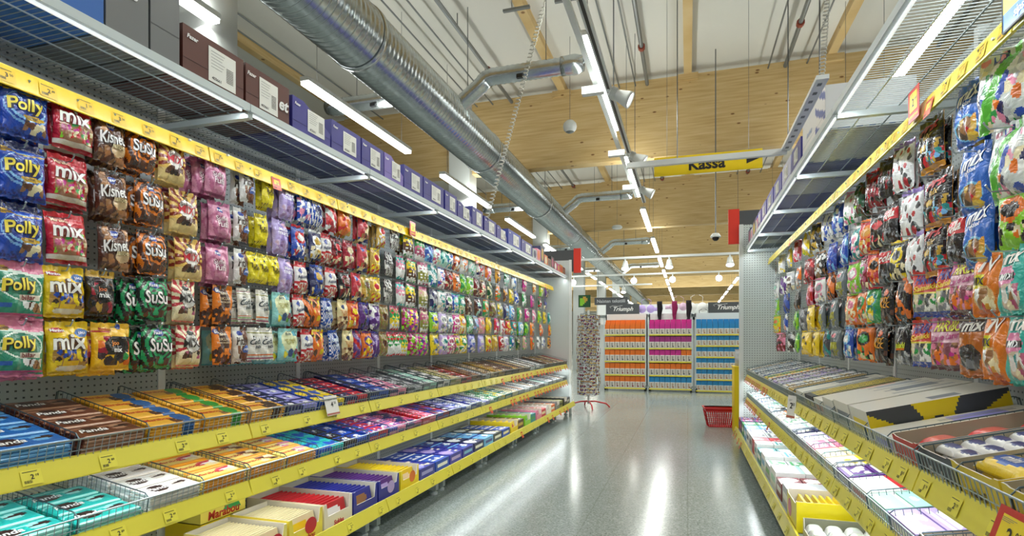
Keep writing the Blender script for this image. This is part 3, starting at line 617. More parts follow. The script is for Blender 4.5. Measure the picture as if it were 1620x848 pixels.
 'haribo': ('red topped bag with bold blue lettering', .135, .16, .05, [('bg', '#d03a34'), ('r', 0, 0, 1, .5, '#b9b6ac'), ('bl', 0, .14, 1, .5, 44, ['white', 'charcoal', 'grey', 'green', 'cream']), ('r', 0, .5, 1, .54, '#e6d24a'), ('r', 0, 0, 1, .12, '#1f3c9c')],
   [('HARIBO', .5, .82, .15, '#23328e', None, 0), ('Salmiakki', .5, .64, .1, '#f2d43c', None, .2)]),
 'haribop': ('pink and brown bag with bold yellow lettering', .135, .16, .05, [('bg', '#8a4a5c'), ('r', 0, .78, 1, 1, '#c06a9a'), ('bl', 0, .1, 1, .5, 40, ['magenta', 'tan', 'brown', 'orange', 'pink']), ('r', 0, .52, 1, .72, '#d8a6b8'), ('r', 0, 0, 1, .09, '#5a2c34')],
   [('HARIBO', .5, .84, .15, '#e6e040', None, 0), ('Labre Larer', .5, .63, .1, '#b02878', None, .2)]),
 'tvblue': ('blue bag with white lettering and clear candy window', .125, .185, .055, [('bg', '#1e5cb8'), ('r', 0, .3, 1, .72, '#2868c8'), ('e', .55, .26, .36, .2, '#70b8e0'), ('e', .56, .25, .32, .17, '#5a4a3a'), ('bl', .26, .1, .86, .4, 9, ['gold', 'brown', 'tan', 'amber', 'red']), ('e', .7, .1, .2, .06, '#e8c040')],
   [('mix', .5, .8, .16, '#f4f6fa', '#123a84', .2), ('tyrkisk', .5, .62, .08, '#f4f6fa', None, .2)]),
 'tvora': ('orange bag with yellow patch and candy window', .115, .175, .05, [('bg', '#e87c18'), ('r', 0, .45, .5, .66, '#e8dc1c'), ('e', .52, .28, .34, .2, '#e8c48a'), ('bl', .24, .12, .84, .42, 8, ['cream', 'red', 'tan', 'amber', 'white']), ('e', .5, .06, .3, .06, '#c85c10')],
   [('TV', .5, .82, .16, '#f6f2ea', '#a84c10', .1), ('MIX', .32, .56, .1, '#20202a', None, .1)]),
 'tvteal': ('turquoise bag with pink patch', .125, .175, .05, [('bg', '#35b8ac'), ('e', .45, .55, .36, .16, '#e888b4'), ('e', .6, .25, .34, .2, '#d8c8b0'), ('bl', .3, .1, .9, .4, 8, ['cream', 'rose', 'tan', 'white', 'teal']), ('r', .1, .5, .8, .6, '#1a1a22')],
   [('mix', .5, .84, .15, '#f6f2ea', '#1a7a70', .1), ('MIX', .46, .55, .08, '#ffffff', None, .1)]),
 'tvchoc': ('orange and brown bag with dark round window', .115, .17, .05, [('bg', '#b86418'), ('r', 0, .72, 1, 1, '#4a3a3c'), ('e', .5, .3, .36, .22, '#2c2424'), ('bl', .2, .14, .8, .44, 8, ['black', 'charcoal', 'grey'])],
   [('mix', .5, .83, .13, '#e8e4dc', None, .1)]),
 'pirate': ('black clear bag with red lettering and mixed sweets', .13, .18, .06, [('bg', '#1a1618'), ('bl', .0, .12, 1, .5, 46, ['black', 'teal', 'charcoal', 'red', 'skyblue', 'gold', 'brown']), ('r', 0, 0, 1, .1, '#d8921e')],
   [('Pirat', .5, .8, .13, '#cc2a34', '#3a1014', .2), ('mix', .5, .62, .1, '#c8a04a', None, .2)]),
 'hexbag': ('white, red and black checkered ball pattern bag', .11, .18, .05, [('bg', '#e9e9ea'), ('dt', .25, '#2a2a30', .3), ('ck', .25, '#e9e9ea'), ('bl', 0, 0, 1, .3, 20, ['white', 'red', 'charcoal']), ('dt', .31, '#b4242e', .2), ('r', 0, .9, 1, 1, '#8a70b8')], []),
 'bigclear': ('large clear bag of white and coloured sweets with green band', .15, .2, .07, [('bg', '#d0d6d2'), ('bl', 0, 0, 1, .95, 70, ['white', 'white', 'silver', 'pink', 'green', 'navy', 'orange', 'cream', 'blue']), ('st', -30, 1.3, '#58b838', .14)], []),
 'cola': ('black bag with red label band', .1, .16, .05, [('bg', '#1c1618'), ('bl', 0, .05, 1, .5, 30, ['black', 'charcoal', 'darkbrown', 'grey']), ('r', 0, .55, 1, .85, '#c81e28')], [('cola', .5, .7, .14, '#f4e8e0', None, .3)]),
 'salmi': ('black bag with yellow green lettering', .1, .16, .045, [('bg', '#18181c'), ('r', 0, .0, 1, .3, '#4a4c50'), ('bl', 0, 0, 1, .3, 22, ['grey', 'charcoal', 'silver']), ('r', .1, .34, .9, .38, 'orange'), ('st', 0, .08, '#c8c8cc', .0)], [('Salmiakki', .5, .45, .12, '#d8e028', None, 0), ('apteekin', .5, .85, .07, '#e8e8e8', None, 0)]),
 'blackor': ('black bag with stacked orange lettering', .1, .165, .045, [('bg', '#1a1716'), ('bl', 0, 0, 1, .3, 22, ['black', 'charcoal', 'brown']), ('e', .6, .74, .2, .09, '#d8582a')], [('JUICY', .5, .55, .13, '#e8a020', None, .1), ('JACK', .5, .42, .13, '#e8a020', None, .1)]),
 'greybag': ('slate grey bag with yellow green print', .1, .165, .05, [('bg', '#6a7478'), ('r', .1, .3, .8, .55, '#a8a838'), ('bl', .1, .1, .9, .3, 10, ['grey', 'charcoal', 'olive']), ('e', .4, .75, .2, .08, '#c04a5a')], []),
 'yelbag': ('bright yellow bag with black dots', .11, .165, .045, [('bg', '#ecc812'), ('e', .35, .7, .12, .07, '#2a2418'), ('e', .65, .45, .13, .08, '#2a2418'), ('e', .3, .25, .12, .07, '#4a4018'), ('r', 0, 0, 1, .05, '#c8a40c')], []),
}
FARRES = {}
def auto(spec, far):
    cs, _, st = spec.partition(':'); c = cs.split('.'); c = (c+c+c)[:3] if len(c) < 3 else c
    a, b2, d = c[:3]; n2 = nice(a)+(' and '+nice(b2) if b2 != a else '')
    seed = sum(map(ord, spec)); w, h, dp = .105, .16, .045
    if st == 'dm': L = [('dm', 3, 4, [a, b2, d, 'white'] if 'magenta' not in cs else [a, b2, d]), ('r', 0, .94, 1, 1, 'rose')]; ds = n2+' diamond patterned candy bag'
    elif st == 'st': L = [('bg', a), ('st', 12, .13, b2, .5), ('e', .5, .5, .34, .16, d), ('r', 0, .93, 1, 1, b2)]; ds = n2+' striped candy bag'
    elif st == 'pl': L = [('bg', a), ('bl', 0, .03, 1, .9, 40, [a, b2, d, a]), ('r', 0, .93, 1, 1, d)]; ds = 'clear bag of '+n2+' sweets'
    elif st == 'sh': L = [('bg', a), ('st', 60, .5, b2, .35), ('bl', .1, .05, .9, .3, 10, [a, b2, d])]; w = .09; ds = 'narrow shiny '+n2+' candy bag'
    else: L = [('bg', a), ('e', .5, .62, .38, .2, b2), ('e', .5, .62, .26, .12, d), ('bl', .05, .05, .95, .4, 22, [b2, d, 'cream', a]), ('r', 0, .93, 1, 1, b2)]; ds = n2+' candy bag'
    return ds, w, h, dp, L, []
BAGS = {}
CHOCK = {'polly', 'bilar', 'mixred', 'mixyel', 'kismet', 'susu', 'susug', 'suklaa', 'suklaar', 'joo', 'joob', 'suffeli', 'bigbag', 'patkis', 'nuts'}
LIQ = {'pirate', 'hexbag', 'cola', 'salmi', 'blackor', 'greybag', 'haribo'}
def kind_name(key):
    if key in CHOCK: return 'chocolate_bag'
    if key in LIQ or key.split('.')[0] in ('black', 'charcoal', 'navy', 'darkred', 'grey', 'darkbrown'): return 'liquorice_bag'
    return 'clear_sweet_bag' if key.endswith(':pl') or key == 'bigclear' else 'candy_bag'
def bag_surface(w, h, d, seed):
    r = random.Random(seed); ph = [r.uniform(0, 6.3) for _ in range(6)]
    def S(u, v, back=False):             # u in -1..1, v 0..1 from the bottom
        vv = min(max((v-.045)/.83, 0), 1); e = max(0, 1-abs(u)**4)**.6
        bl = d*.56*e*math.sin(math.pi*vv)**.5 * (1.12-.35*v)
        wr = (.0024*math.sin(7*u+5*v+ph[0])+.0018*math.sin(16*v+3*u+ph[1])+.0014*math.sin(13*u-9*v+ph[2]))*(.5+e)
        fold = .004*math.sin(9*u+ph[3])*max(0, (v-.8)/.2)+.003*math.sin(11*u+ph[4])*max(0, (.08-v)/.08)
        x = u*w/2*(1-.045*math.sin(math.pi*vv)+.008*math.sin(20*v+ph[5]))
        z = -h+v*h+.013+.0018*math.sin(14*u+ph[2])*(1 if v > .97 or v < .03 else 0)
        y = bl*.55+.001 if back else -bl-.001
        return x, y+wr*.8+fold, z
    return S
def bag(key, hi):
    k2 = (key, hi)
    if k2 in BAGS: return BAGS[k2]
    ds, w, h, d, L, T = DES[key] if key in DES else auto(key, hi)
    seed = sum(map(ord, key)); S = bag_surface(w, h, d, seed)
    nu, nv = ((44, 54) if key in DES else (26, 32)) if hi == 2 else (22, 28) if hi == 1 else (12, 15)
    m = MB(); cols = paint(L, nu, nv, seed)
    m.grid(nu, nv, lambda a, b: S(2*a-1, b), cols)
    m.grid(8, 10, lambda a, b: S(1-2*a, b, True), C(L[0][1]) if L[0][0] == 'bg' else C(L[0][3][0]))
    for s in (-1, 1): m.grid(1, 10, lambda a, b: tuple(np.array(S(s, b))*(1-a if s < 0 else a)+np.array(S(s, b, True))*(a if s < 0 else 1-a)), cols[0])
    o = m.build(kind_name(key), M['film'], None, True)
    if hi and T:
        for s_, cx, cy, hh, c1, c2, sh in T:
            t = MB(); cx += (.045 if key.startswith(('tv', 'haribo', 'pirate', 'cola', 'salmi', 'blackor')) else -.045) if .35 < cx < .7 else 0; hh *= 1.45 if len(s_) < 9 and hh > .1 else 1.2
            rot = .12 if sh > .12 else .0
            for c, bo, off in ((c2, .075, .0022), (c1, .02, .0034)):
                if c is None: continue
                def P(x, y):
                    x, y = x*math.cos(rot)-y*math.sin(rot), x*math.sin(rot)+y*math.cos(rot)
                    u = (cx-.5)*2+x/(w/2); v = cy+y/h; p = S(max(-1, min(1, u)), max(0, min(1, v))); return p[0], p[1]-off, p[2]
                t.text(s_, P, hh*h, C('white' if c == '#fff' else c), bo, sh, cut=6 if hi == 2 and len(s_) < 9 else 3, wmax=w*min(.78, 2*min(cx, 1-cx)-.02 if cx > .3 and cx < .7 else .5))
            t.build('lettering', M['card'], o)
    o['_d'] = ds; o['_w'] = w; BAGS[k2] = proto(o); del o['_d'], o['_w']
    return o
ROWN = {5: 'top row', 4: 'second row', 3: 'middle row', 2: 'fourth row', 1: 'bottom row'}
ROWZ = {'left': {5: 1.893, 4: 1.703, 3: 1.512, 2: 1.335, 1: 1.152}, 'right': {5: 1.92, 4: 1.70, 3: 1.52, 2: 1.352, 1: 1.168}}
HN = {}
def desc(key): return (DES[key] if key in DES else auto(key, 0))[0]
SHORT = {'polly': 'round-lettered blue', 'bilar': 'pink and green', 'mixred': 'red bowl', 'mixyel': 'yellow bowl', 'kismet': 'nutty brown', 'susu': 'orange swirl', 'susug': 'green swirl', 'suklaa': 'golden rays', 'suklaar': 'red rays', 'joo': 'yellow splash', 'joob': 'black splash', 'suffeli': 'pink', 'bigbag': 'orange stand-up', 'patkis': 'white and brown', 'dumle': 'bright yellow', 'candymix': 'tiny sweets', 'lavbag': 'pale lavender', 'monster': 'mint', 'aakkoset': 'red capped', 'marianne': 'blue striped', 'nuts': 'cream nut', 'hot': 'zebra striped', 'diag': 'diagonal label', 'haribo': 'red topped', 'haribop': 'pink topped', 'tvblue': 'plain blue', 'tvora': 'orange patch', 'tvteal': 'turquoise', 'tvchoc': 'dark window', 'pirate': 'black mixed', 'hexbag': 'checkered', 'bigclear': 'large clear', 'cola': 'red band', 'salmi': 'black lettered', 'blackor': 'black orange', 'greybag': 'slate grey', 'yelbag': 'black dotted'}
def short(key):
    if key in DES: return SHORT[key]
    c = key.split(':')[0].split('.'); return nice(c[0])+(' and '+nice(c[1]) if len(c) > 1 and c[1] != c[0] else '')
def place_bag(side, row, px, key, hi, n=0, dx=0, w=None, zt=None, prev=None, nxt=None, tilt=0):
    X = -1.985 if side == 'left' else .87
    Y = Yp(px, X); z = zt if zt else ROWZ[side][row]
    s = 1 if side == 'left' else -1; wall = LW if s > 0 else RW
    o0 = bag(key, hi); dw = (DES[key] if key in DES else auto(key, 0))[1]
    ds = desc(key)
    k = max(0, min(NL-1, int((Y-LEFT0)/BAY))) if s > 0 else max(0, min(NR-1, int((Y-RIGHT0)/BAY))); rn = ROWN[row]; base = '%s, %s of %s wall' % (ds, rn, side)
    ops = [base]
    if prev: ops.append('%s, %s of %s wall, beyond the %s one' % (ds, rn, side, short(prev)))
    if prev: ops.append('%s, %s, %s wall, beyond %s' % (ds, rn, side, short(prev)))
    if nxt: ops.append('%s, %s, %s wall, before %s' % (ds, rn, side, short(nxt)))
    ops += ['%s, %s, %s wall, bay %s from the camera' % (ds, rn, side, ORD[min(9, k)]), '%s, %s, %s wall, %s bay' % (ds, rn, side, ORD[min(9, k)])]
    ops.append('%s in the %s bay' % (ds, ORD[min(9, k)])); ops = [x for x in ops if len(x.split()) <= 16] or ['%s, %s, %s wall' % (ds, rn, side)]
    HN[(side, row)] = HN.get((side, row), 0)+1; ops.append('%s, %s, %s wall, hook %d from the camera' % (' '.join(ds.split()[:6]), rn, side, HN[(side, row)])); lab = next((l for l in ops if l not in USED), ops[-1]); USED[lab] = 1
    rnd = random.Random(px*31+row*7)
    if (s > 0 and px >= 600 and n < 2) or (s < 0 and px < 1275): n = 0
    xo = X+s*0
    for i in range(n+1):
        x = X-s*.036*i; yy = Y+dx*i
        rz = s*math.pi/2+(rnd.uniform(-.07, .07) if s > 0 else rnd.uniform(-.05, .42))*(1 if i == 0 else .6)+tilt
        o = use(o0, (x, yy, z-.012*(i > 0)), (rnd.uniform(-.05, .02), rnd.uniform(-.03, .03), rz))
        sc = (w/dw if w else 1)*rnd.uniform(.97, 1.0); o.scale = (sc, 1 if s > 0 else .8, rnd.uniform(.97, 1.02)*((1.1 if px > 640 else 1.05) if s > 0 else 1.12))
        if i == 0: tag(o, lab, 'bag', '%s bags, %s of %s wall' % (short(key), rn, side))
        else: tag(o, '%s bag behind the front one, %s, %s wall, %s bay' % (short(key), rn, side, ORD[k]), 'bag', 'bags behind the front %s bag, %s, %s wall, %s bay' % (short(key), rn, side, ORD[k]))
    by = (LEFT0+k*BAY) if s > 0 else (RIGHT0+(k+1)*BAY)
    bays = [c for c in COL.objects if c.name.startswith('shelving_bay') and abs(c.location.y-by) < .01 and abs(c.location.x-wall) < .01]
    h = bpy.data.objects.new('peg_hook', HOOK.data); COL.objects.link(h)
    if bays: h.parent = bays[0]
    h.location = (.0, (Y-by)*s, z+.003)
    return o
def run(side, row, items, X):
    for i, it in enumerate(items):
        px, key = it[0], it[1]; n = it[2] if len(it) > 2 else 0
        hi = 2 if (side == 'left' and px < 400) or (side == 'right' and px > 1390) else 1 if (side == 'left' and px < 640) or (side == 'right' and px > 1270) else 0
        nb = [abs(Yp(px, X)-Yp(items[j][0], X)) for j in (i-1, i+1) if 0 <= j < len(items)]
        dw = (DES[key] if key in DES else auto(key, 0))[1]
        far_ = (side == 'left' and px > 640) or (side == 'right' and px < 1290)
        if far_ and nb: nb = [sum(nb)/len(nb)]
        w = min(dw*(1.5 if far_ else (1.0 if px < 400 else 1.06) if side == 'left' else 1.15), max(min(nb)*(1.25 if side == 'left' else 1.4), .065 if side == 'left' else .085)) if nb else dw
        place_bag(side, row, px, key, hi, n, dx=it[3] if len(it) > 3 else (0 if px < 600 else .008), w=w, prev=items[i-1][1] if i else None, nxt=items[i+1][1] if i+1 < len(items) else None)
LB = {
5: [(-75, 'polly'), (36, 'polly', 1), (113, 'mixred', 1), (172, 'kismet', 1), (222, 'susu', 1, -.03), (271, 'suklaa', 1), (340, 'suffeli', 3, -.035), (388, 'patkis', 1, -.01), (422, 'dumle', 1), (451, 'lavbag', 2), (478, 'blue.pink.white:pl', 1), (498, 'blue.white.navy:st', 1), (522, 'red.white.crimson:sh', 1), (543, 'orange.red.gold:pl', 1), (573, 'diag', 1), (601, 'gold.white.red', 2), (623, 'hot', 1), (645, 'green.yellow.brown:dm', 2), (663, 'white.green.rose:dm', 1), (677, 'blue.skyblue.white:sh', 1), (689, 'white.rose.mint', 1), (700, 'mint.silver.teal:pl', 1), (710, 'teal.white.blue', 1), (720, 'darkred.orange.white', 1), (733, 'white.orange.silver', 1), (746, 'mint.green.white:pl', 1), (759, 'white.red.navy', 1), (771, 'orange.pink.white', 1), (786, 'amber.brown.white:pl', 1), (800, 'mint.darkgreen.white:pl', 1), (812, 'white.blue.skyblue:pl', 1), (829, 'magenta.white.pink', 1), (844, 'cream.orange.gold:pl', 1), (855, 'lime.yellow.white', 1), (864, 'purple.brown.olive', 1)],
4: [(-75, 'polly'), (32, 'polly', 1), (107, 'mixred', 1), (174, 'kismet', 1), (234, 'susu', 1, -.02), (290, 'suklaa', 1), (346, 'suffeli', 1), (380, 'patkis', 1, -.015), (412, 'dumle', 1), (441, 'lavbag', 1), (470, 'blue.red.white', 1), (497, 'navy.white.gold', 1), (514, 'aakkoset', 1), (530, 'darkred.black.red', 1), (549, 'crimson.darkred.cream', 1), (572, 'diag', 1), (592, 'gold.yellow.red', 1), (614, 'hot', 1), (632, 'turquoise.pink.white:dm', 1), (650, 'green.yellow.brown:dm', 1), (668, 'rose.white.olive:dm', 1), (683, 'teal.white.blue:sh', 1), (697, 'white.blue.rose', 1), (709, 'darkred.brown.red', 1), (721, 'orange.brown.white', 1), (732, 'green.lime.white:sh', 1), (743, 'lime.white.green', 1), (753, 'darkred.brown.black', 1), (763, 'brown.cream.red', 1), (774, 'darkgreen.cream.green:sh', 1), (787, 'orange.green.white:pl', 1), (799, 'brown.amber.silver:pl', 1), (808, 'yellow.olive.gold', 1), (816, 'blue.white.navy:sh', 1), (828, 'green.white.mint', 1), (841, 'magenta.purple.pink', 1), (853, 'darkgreen.red.white', 1), (862, 'navy.purple.blue', 1)],
3: [(-75, 'mixred'), (30, 'polly', 1), (102, 'mixred', 0), (178, 'kismet', 0), (238, 'susu', 1, -.02), (297, 'suklaa', 1), (343, 'suffeli', 1), (380, 'patkis', 1), (398, 'dumle', 0), (414, 'dumle', 0), (431, 'dumle', 0), (450, 'lavbag', 1), (474, 'aakkoset', 1), (499, 'navy.blue.gold', 1), (522, 'aakkoset', 1), (543, 'black.darkred.brown', 1), (562, 'diag', 1), (577, 'gold.olive.brown', 1), (592, 'gold.yellow.red', 1), (613, 'hot', 1), (632, 'turquoise.pink.white:dm', 1), (649, 'green.yellow.brown:dm', 1), (668, 'rose.beige.olive:dm', 1), (685, 'navy.silver.teal:sh', 1), (698, 'white.teal.silver', 1), (708, 'navy.white.green', 1), (719, 'blue.turquoise.white', 1), (729, 'green.teal.white', 1), (740, 'brown.darkbrown.tan', 1), (755, 'brown.navy.mint', 1), (768, 'green.orange.beige', 1), (779, 'brown.olive.tan', 1), (790, 'olive.yellow.silver:pl', 1), (800, 'navy.grey.skyblue', 1), (809, 'skyblue.white.blue', 1), (821, 'green.beige.white', 1), (833, 'magenta.white.pink', 1), (844, 'pink.white.magenta:sh', 1), (853, 'lime.yellow.green', 1), (861, 'yellow.gold.olive', 1), (868, 'teal.mint.white', 1)],
2: [(-70, 'mixyel'), (31, 'bilar', 1), (99, 'mixyel', 1), (157, 'joob', 1), (240, 'susug', 3, -.055), (289, 'suklaar', 1), (351, 'bigbag', 1, -.035), (385, 'candymix', 1, -.02), (414, 'candymix', 2, -.03), (444, 'monster', 1), (470, 'aakkoset', 1), (482, 'orange.black.brown:sh', 1), (496, 'orange.brown.yellow:pl', 1), (516, 'marianne', 1), (540, 'nuts', 1), (557, 'orange.red.yellow', 1), (574, 'purple.black.indigo:pl', 1), (591, 'purple.lilac.white:pl', 1), (606, 'olive.tan.brown:st', 1), (623, 'red.green.yellow:dm', 1), (640, 'darkred.magenta.lime:dm', 1), (653, 'magenta.yellow.purple:dm', 1), (670, 'beige.rose.olive:dm', 1), (685, 'lime.blue.yellow', 1), (699, 'lilac.white.grey', 1), (710, 'grey.white.skyblue', 1), (720, 'magenta.white.rose', 1), (730, 'yellow.orange.white', 1), (742, 'green.mint.white', 1), (752, 'grey.skyblue.lilac', 1), (761, 'pink.beige.orange', 1), (772, 'yellow.gold.white:sh', 1), (785, 'red.magenta.white', 1), (794, 'white.red.pink', 1), (803, 'red.yellow.orange', 1), (812, 'teal.red.mint', 1), (823, 'skyblue.white.mint', 1), (832, 'lime.green.green:sh', 3), (841, 'orange.amber.grey', 1), (855, 'orange.red.cream:pl', 1), (869, 'orange.yellow.brown', 1)],
1: [(-70, 'mixyel'), (31, 'bilar', 1), (105, 'mixyel', 1), (175, 'joo', 1, -.03), (247, 'susug', 2, -.04), (297, 'suklaar', 1), (349, 'bigbag', 0), (378, 'patkis', 1), (402, 'candymix', 1, -.03), (420, 'candymix', 0), (455, 'monster', 6, -.045), (484, 'aakkoset', 1), (501, 'orange.brown.yellow:pl', 1), (526, 'marianne', 1), (549, 'nuts', 0), (563, 'purple.red.navy:sh', 1), (579, 'orange.purple.yellow', 1), (592, 'purple.lilac.indigo:pl', 1), (605, 'olive.tan.brown:st', 1), (616, 'red.green.white:dm', 1), (626, 'red.green.white:dm', 0), (637, 'red.green.yellow:dm', 0), (652, 'darkred.magenta.lime:dm', 1), (668, 'magenta.lime.purple:dm', 1), (686, 'yellow.olive.blue', 1), (701, 'lilac.white.teal', 1), (711, 'magenta.white.rose', 1), (721, 'rose.yellow.green', 1), (732, 'yellow.green.white', 1), (745, 'lavender.blue.white', 1), (760, 'lavender.lilac.white', 1), (772, 'yellow.gold.red', 1), (782, 'gold.beige.yellow:pl', 1), (792, 'red.white.darkred', 1), (800, 'white.lilac.silver', 1), (809, 'teal.blue.white', 1), (818, 'darkgreen.brown.olive', 1), (829, 'beige.pink.green', 1), (841, 'orange.red.green', 1), (851, 'white.grey.brown:sh', 1), (859, 'white.silver.blue', 1), (868, 'amber.brown.orange', 1)]}
RB = {
5: [(1225, 'white.blue.orange:pl', 1), (1238, 'white.cream.yellow', 1), (1250, 'yellow.white.silver', 1), (1263, 'red.pink.white:sh', 1), (1277, 'yellow.white.lime:sh', 1), (1292, 'black.white.gold:pl', 1), (1310, 'white.blue.silver:pl', 1), (1328, 'blue.skyblue.white:pl', 1), (1347, 'white.green.pink:pl', 1), (1362, 'darkgreen.brown.lime:sh', 1), (1383, 'darkred.black.red:pl', 1), (1405, 'black.darkred.brown:pl', 1), (1432, 'hexbag', 2, .02), (1475, 'pirate', 1, .02), (1538, 'tvblue', 1, .03), (1595, 'bigclear', 1), (1680, 'bigclear', 1)],
4: [(1219, 'blue.indigo.white:pl', 1), (1229, 'white.silver.mint', 1), (1240, 'purple.white.lilac:sh', 1), (1251, 'silver.white.brown', 1), (1264, 'orange.grey.white', 1), (1281, 'darkred.red.white:sh', 1), (1298, 'black.white.tan:pl', 1), (1318, 'blue.royal.skyblue:sh', 2), (1338, 'blue.skyblue.white:sh', 1), (1356, 'teal.white.pink', 1), (1375, 'red.orange.amber', 1), (1393, 'black.darkbrown.red', 1), (1412, 'cola', 1), (1445, 'hexbag', 1), (1487, 'pirate', 1, .02), (1545, 'tvblue', 1, .03), (1604, 'bigclear', 1), (1700, 'tvora', 1)],
3: [(1217, 'teal.skyblue.gold', 1), (1230, 'lime.mint.white', 1), (1245, 'blue.navy.white:sh', 1), (1263, 'black.charcoal.tan:sh', 1), (1282, 'red.pink.crimson:sh', 1), (1298, 'white.pink.grey', 1), (1316, 'orange.brown.black:sh', 1), (1333, 'greybag', 1), (1352, 'lime.pink.white', 1), (1370, 'darkred.rose.green', 1), (1387, 'red.orange.black', 1), (1405, 'cola', 1), (1424, 'black.yellow.charcoal', 1), (1451, 'hexbag', 0), (1483, 'pirate', 1, .02), (1518, 'cola', 1), (1553, 'tvblue', 1, .03), (1608, 'lime.orange.black', 1), (1700, 'tvblue', 1)],
2: [(1215, 'blue.turquoise.white:sh', 1), (1230, 'yellow.lime.orange', 1), (1244, 'blue.white.orange:sh', 1), (1261, 'lime.green.darkgreen:sh', 1), (1272, 'grey.charcoal.silver:sh', 1), (1284, 'yelbag', 1), (1302, 'greybag', 2), (1322, 'greybag', 1), (1350, 'orange.cream.pink', 1), (1366, 'orange.green.brown', 1), (1383, 'green.teal.yellow', 1), (1405, 'blackor', 1), (1432, 'black.orange.charcoal:sh', 1), (1470, 'haribo', 0), (1508, 'haribo', 1), (1532, 'haribop', 1), (1568, 'tvora', 1, .03), (1608, 'tvteal', 1), (1700, 'tvora', 1)],
1: [(1220, 'white.lime.silver:pl', 1), (1236, 'darkred.black.pink:pl', 2), (1252, 'black.white.brown:sh', 1), (1263, 'lime.green.darkgreen:sh', 1), (1277, 'yelbag', 1), (1293, 'yelbag', 1), (1309, 'charcoal.teal.grey:sh', 1), (1324, 'greybag', 1), (1344, 'blue.skyblue.white', 1), (1370, 'orange.black.green', 1), (1396, 'blackor', 1), (1430, 'salmi', 1), (1463, 'haribo', 0), (1502, 'haribop', 1), (1542, 'tvchoc', 1, .035), (1580, 'tvora', 1), (1618, 'tvteal', 1), (1710, 'tvora', 1)]}
for r_, it in LB.items(): run('left', r_, it, -1.985)
for r_, it in RB.items(): run('right', r_, it, .87)
bpy.data.objects.remove(HOOK)
# ---------------------------------------------------------------- wire baskets on the sloping shelves
TH = {'upper': math.atan2(.115, .48), 'lower': math.atan2(.08, .48), 'base': 0}
ZF = {'upper': .739, 'lower': .501, 'base': .183}
XF = {'upper': .497, 'lower': .497, 'base': .6}
def SP(side, lvl, d, Y, up=0):        # a point d inward from the shelf front, up above the shelf
    s = 1 if side == 'left' else -1; w = LW if s > 0 else RW; t = TH[lvl]
    return (w+s*(XF[lvl]-d*math.cos(t)+up*math.sin(t)), Y, ZF[lvl]+d*math.sin(t)+up*math.cos(t))
def rotS(side, lvl, dz=0): return (TH[lvl], 0, (math.pi/2 if side == 'left' else -math.pi/2)+dz)
def put(o, side, lvl, d, Y, up, dz=0): return use(o, SP(side, lvl, d, Y, up), rotS(side, lvl, dz))
def basket(lvl, h=.07):                # local frame of put(): x along the shelf, y inward, z up
    t = empty('wire_basket'); L = BAY-.012
    b = MB(); n = 40
    for k in range(n+1): x = .006+L*k/n; b.bar((x, .0, .004), (x, .0, h), .0014, 4, cap=False)
    b.bar((.006, 0, h), (L+.006, 0, h), .0028, 6); b.bar((.006, 0, .006), (L+.006, 0, .006), .0028, 6); b.bar((.006, 0, h*.5), (L+.006, 0, h*.5), .0016, 4)
    b.build('front_fence', M['wire'], t)
    for k in range(5):
        x = min(max(k*BAY/4, .008), L); b = MB()
        b.tube([(x, .003, .004), (x, .003, h), (x, .02, h+.012), (x, .44, h+.012), (x, .455, h+.004), (x, .455, .004)], .0022, 5)
        for q in range(20): y = .02+q*.0225; b.bar((x, y, .004), (x, y, h+.012), .0011, 4, cap=False)
        b.bar((x, .003, .006), (x, .455, .006), .0018, 4)
        b.build('divider', M['dwire'], t)
    return proto(t)
BK = {l: basket(l) for l in ('upper', 'lower')}
for side, n in (('left', NL), ('right', NR)):
    for k in range(n):
        for lvl in ('upper', 'lower'):
            y = (LEFT0+k*BAY) if side == 'left' else RIGHT0+(k+1)*BAY
            o = put(BK[lvl], side, lvl, 0, y, .0)
            tag(o, 'chrome wire basket, %s shelf of %s wall, %s from the camera' % (lvl, side, BN(k)), 'basket', 'wire baskets on the %s %s shelf' % (lvl, side))

# ---------------------------------------------------------------- chocolate bars
def bar_mesh(L, texts, w=.205, dp=.09, h=.0112, nu=44, nv=16, soft=True, name='chocolate_bar', m='wrap', edge=None):
    b = MB(); cols = paint(L, nu, nv, len(str(L)))
    def top(a, c):
        x = (a-.5)*w; y = (c-.5)*dp; e = min(a, 1-a, .06)/.06; f = min(c, 1-c, .1)/.1
        return x, y, h*(.55+.45*(e**.5)*(f**.5)) if soft else h
    b.grid(nu, nv, top, cols)
    hz = h*.55 if soft else h; fr = cols[:nu]
    for i in range(nu):
        x0 = -w/2+w*i/nu; x1 = x0+w/nu; b.add([(x0, -dp/2, 0), (x1, -dp/2, 0), (x1, -dp/2, hz), (x0, -dp/2, hz)], [(0, 1, 2, 3)], lin(edge) if edge else fr[i])
    bg = C(L[0][1])
    b.add([(w/2, -dp/2, 0), (w/2, dp/2, 0), (w/2, dp/2, hz), (w/2, -dp/2, hz), (-w/2, dp/2, 0), (-w/2, -dp/2, 0), (-w/2, -dp/2, hz), (-w/2, dp/2, hz)], [(0, 1, 2, 3), (4, 5, 6, 7), (1, 4, 7, 2), (0, 5, 4, 1)], bg)
    o = b.build(name, M[m])
    if texts:
        t = MB()
        for s_, cx, cy, hh, c1, sh in texts: t.text(s_, lambda x, y: ((cx-.5)*w+x, (cy-.5)*dp+y, h+.0006), hh*dp, C(c1), .02, sh, wmax=w*.5)
        t.build('lettering', M['card'], o)
    return proto(o)
def panda(bg, c2): return [('bg', bg), ('sw', .75, .03, 9, .04, 0, c2), ('e', .3, .5, .17, .34, '#3a2622'), ('bl', .62, .25, .9, .75, 5, ['darkbrown', '#3a2622', c2]), ('r', .02, .0, .98, .06, c2)]
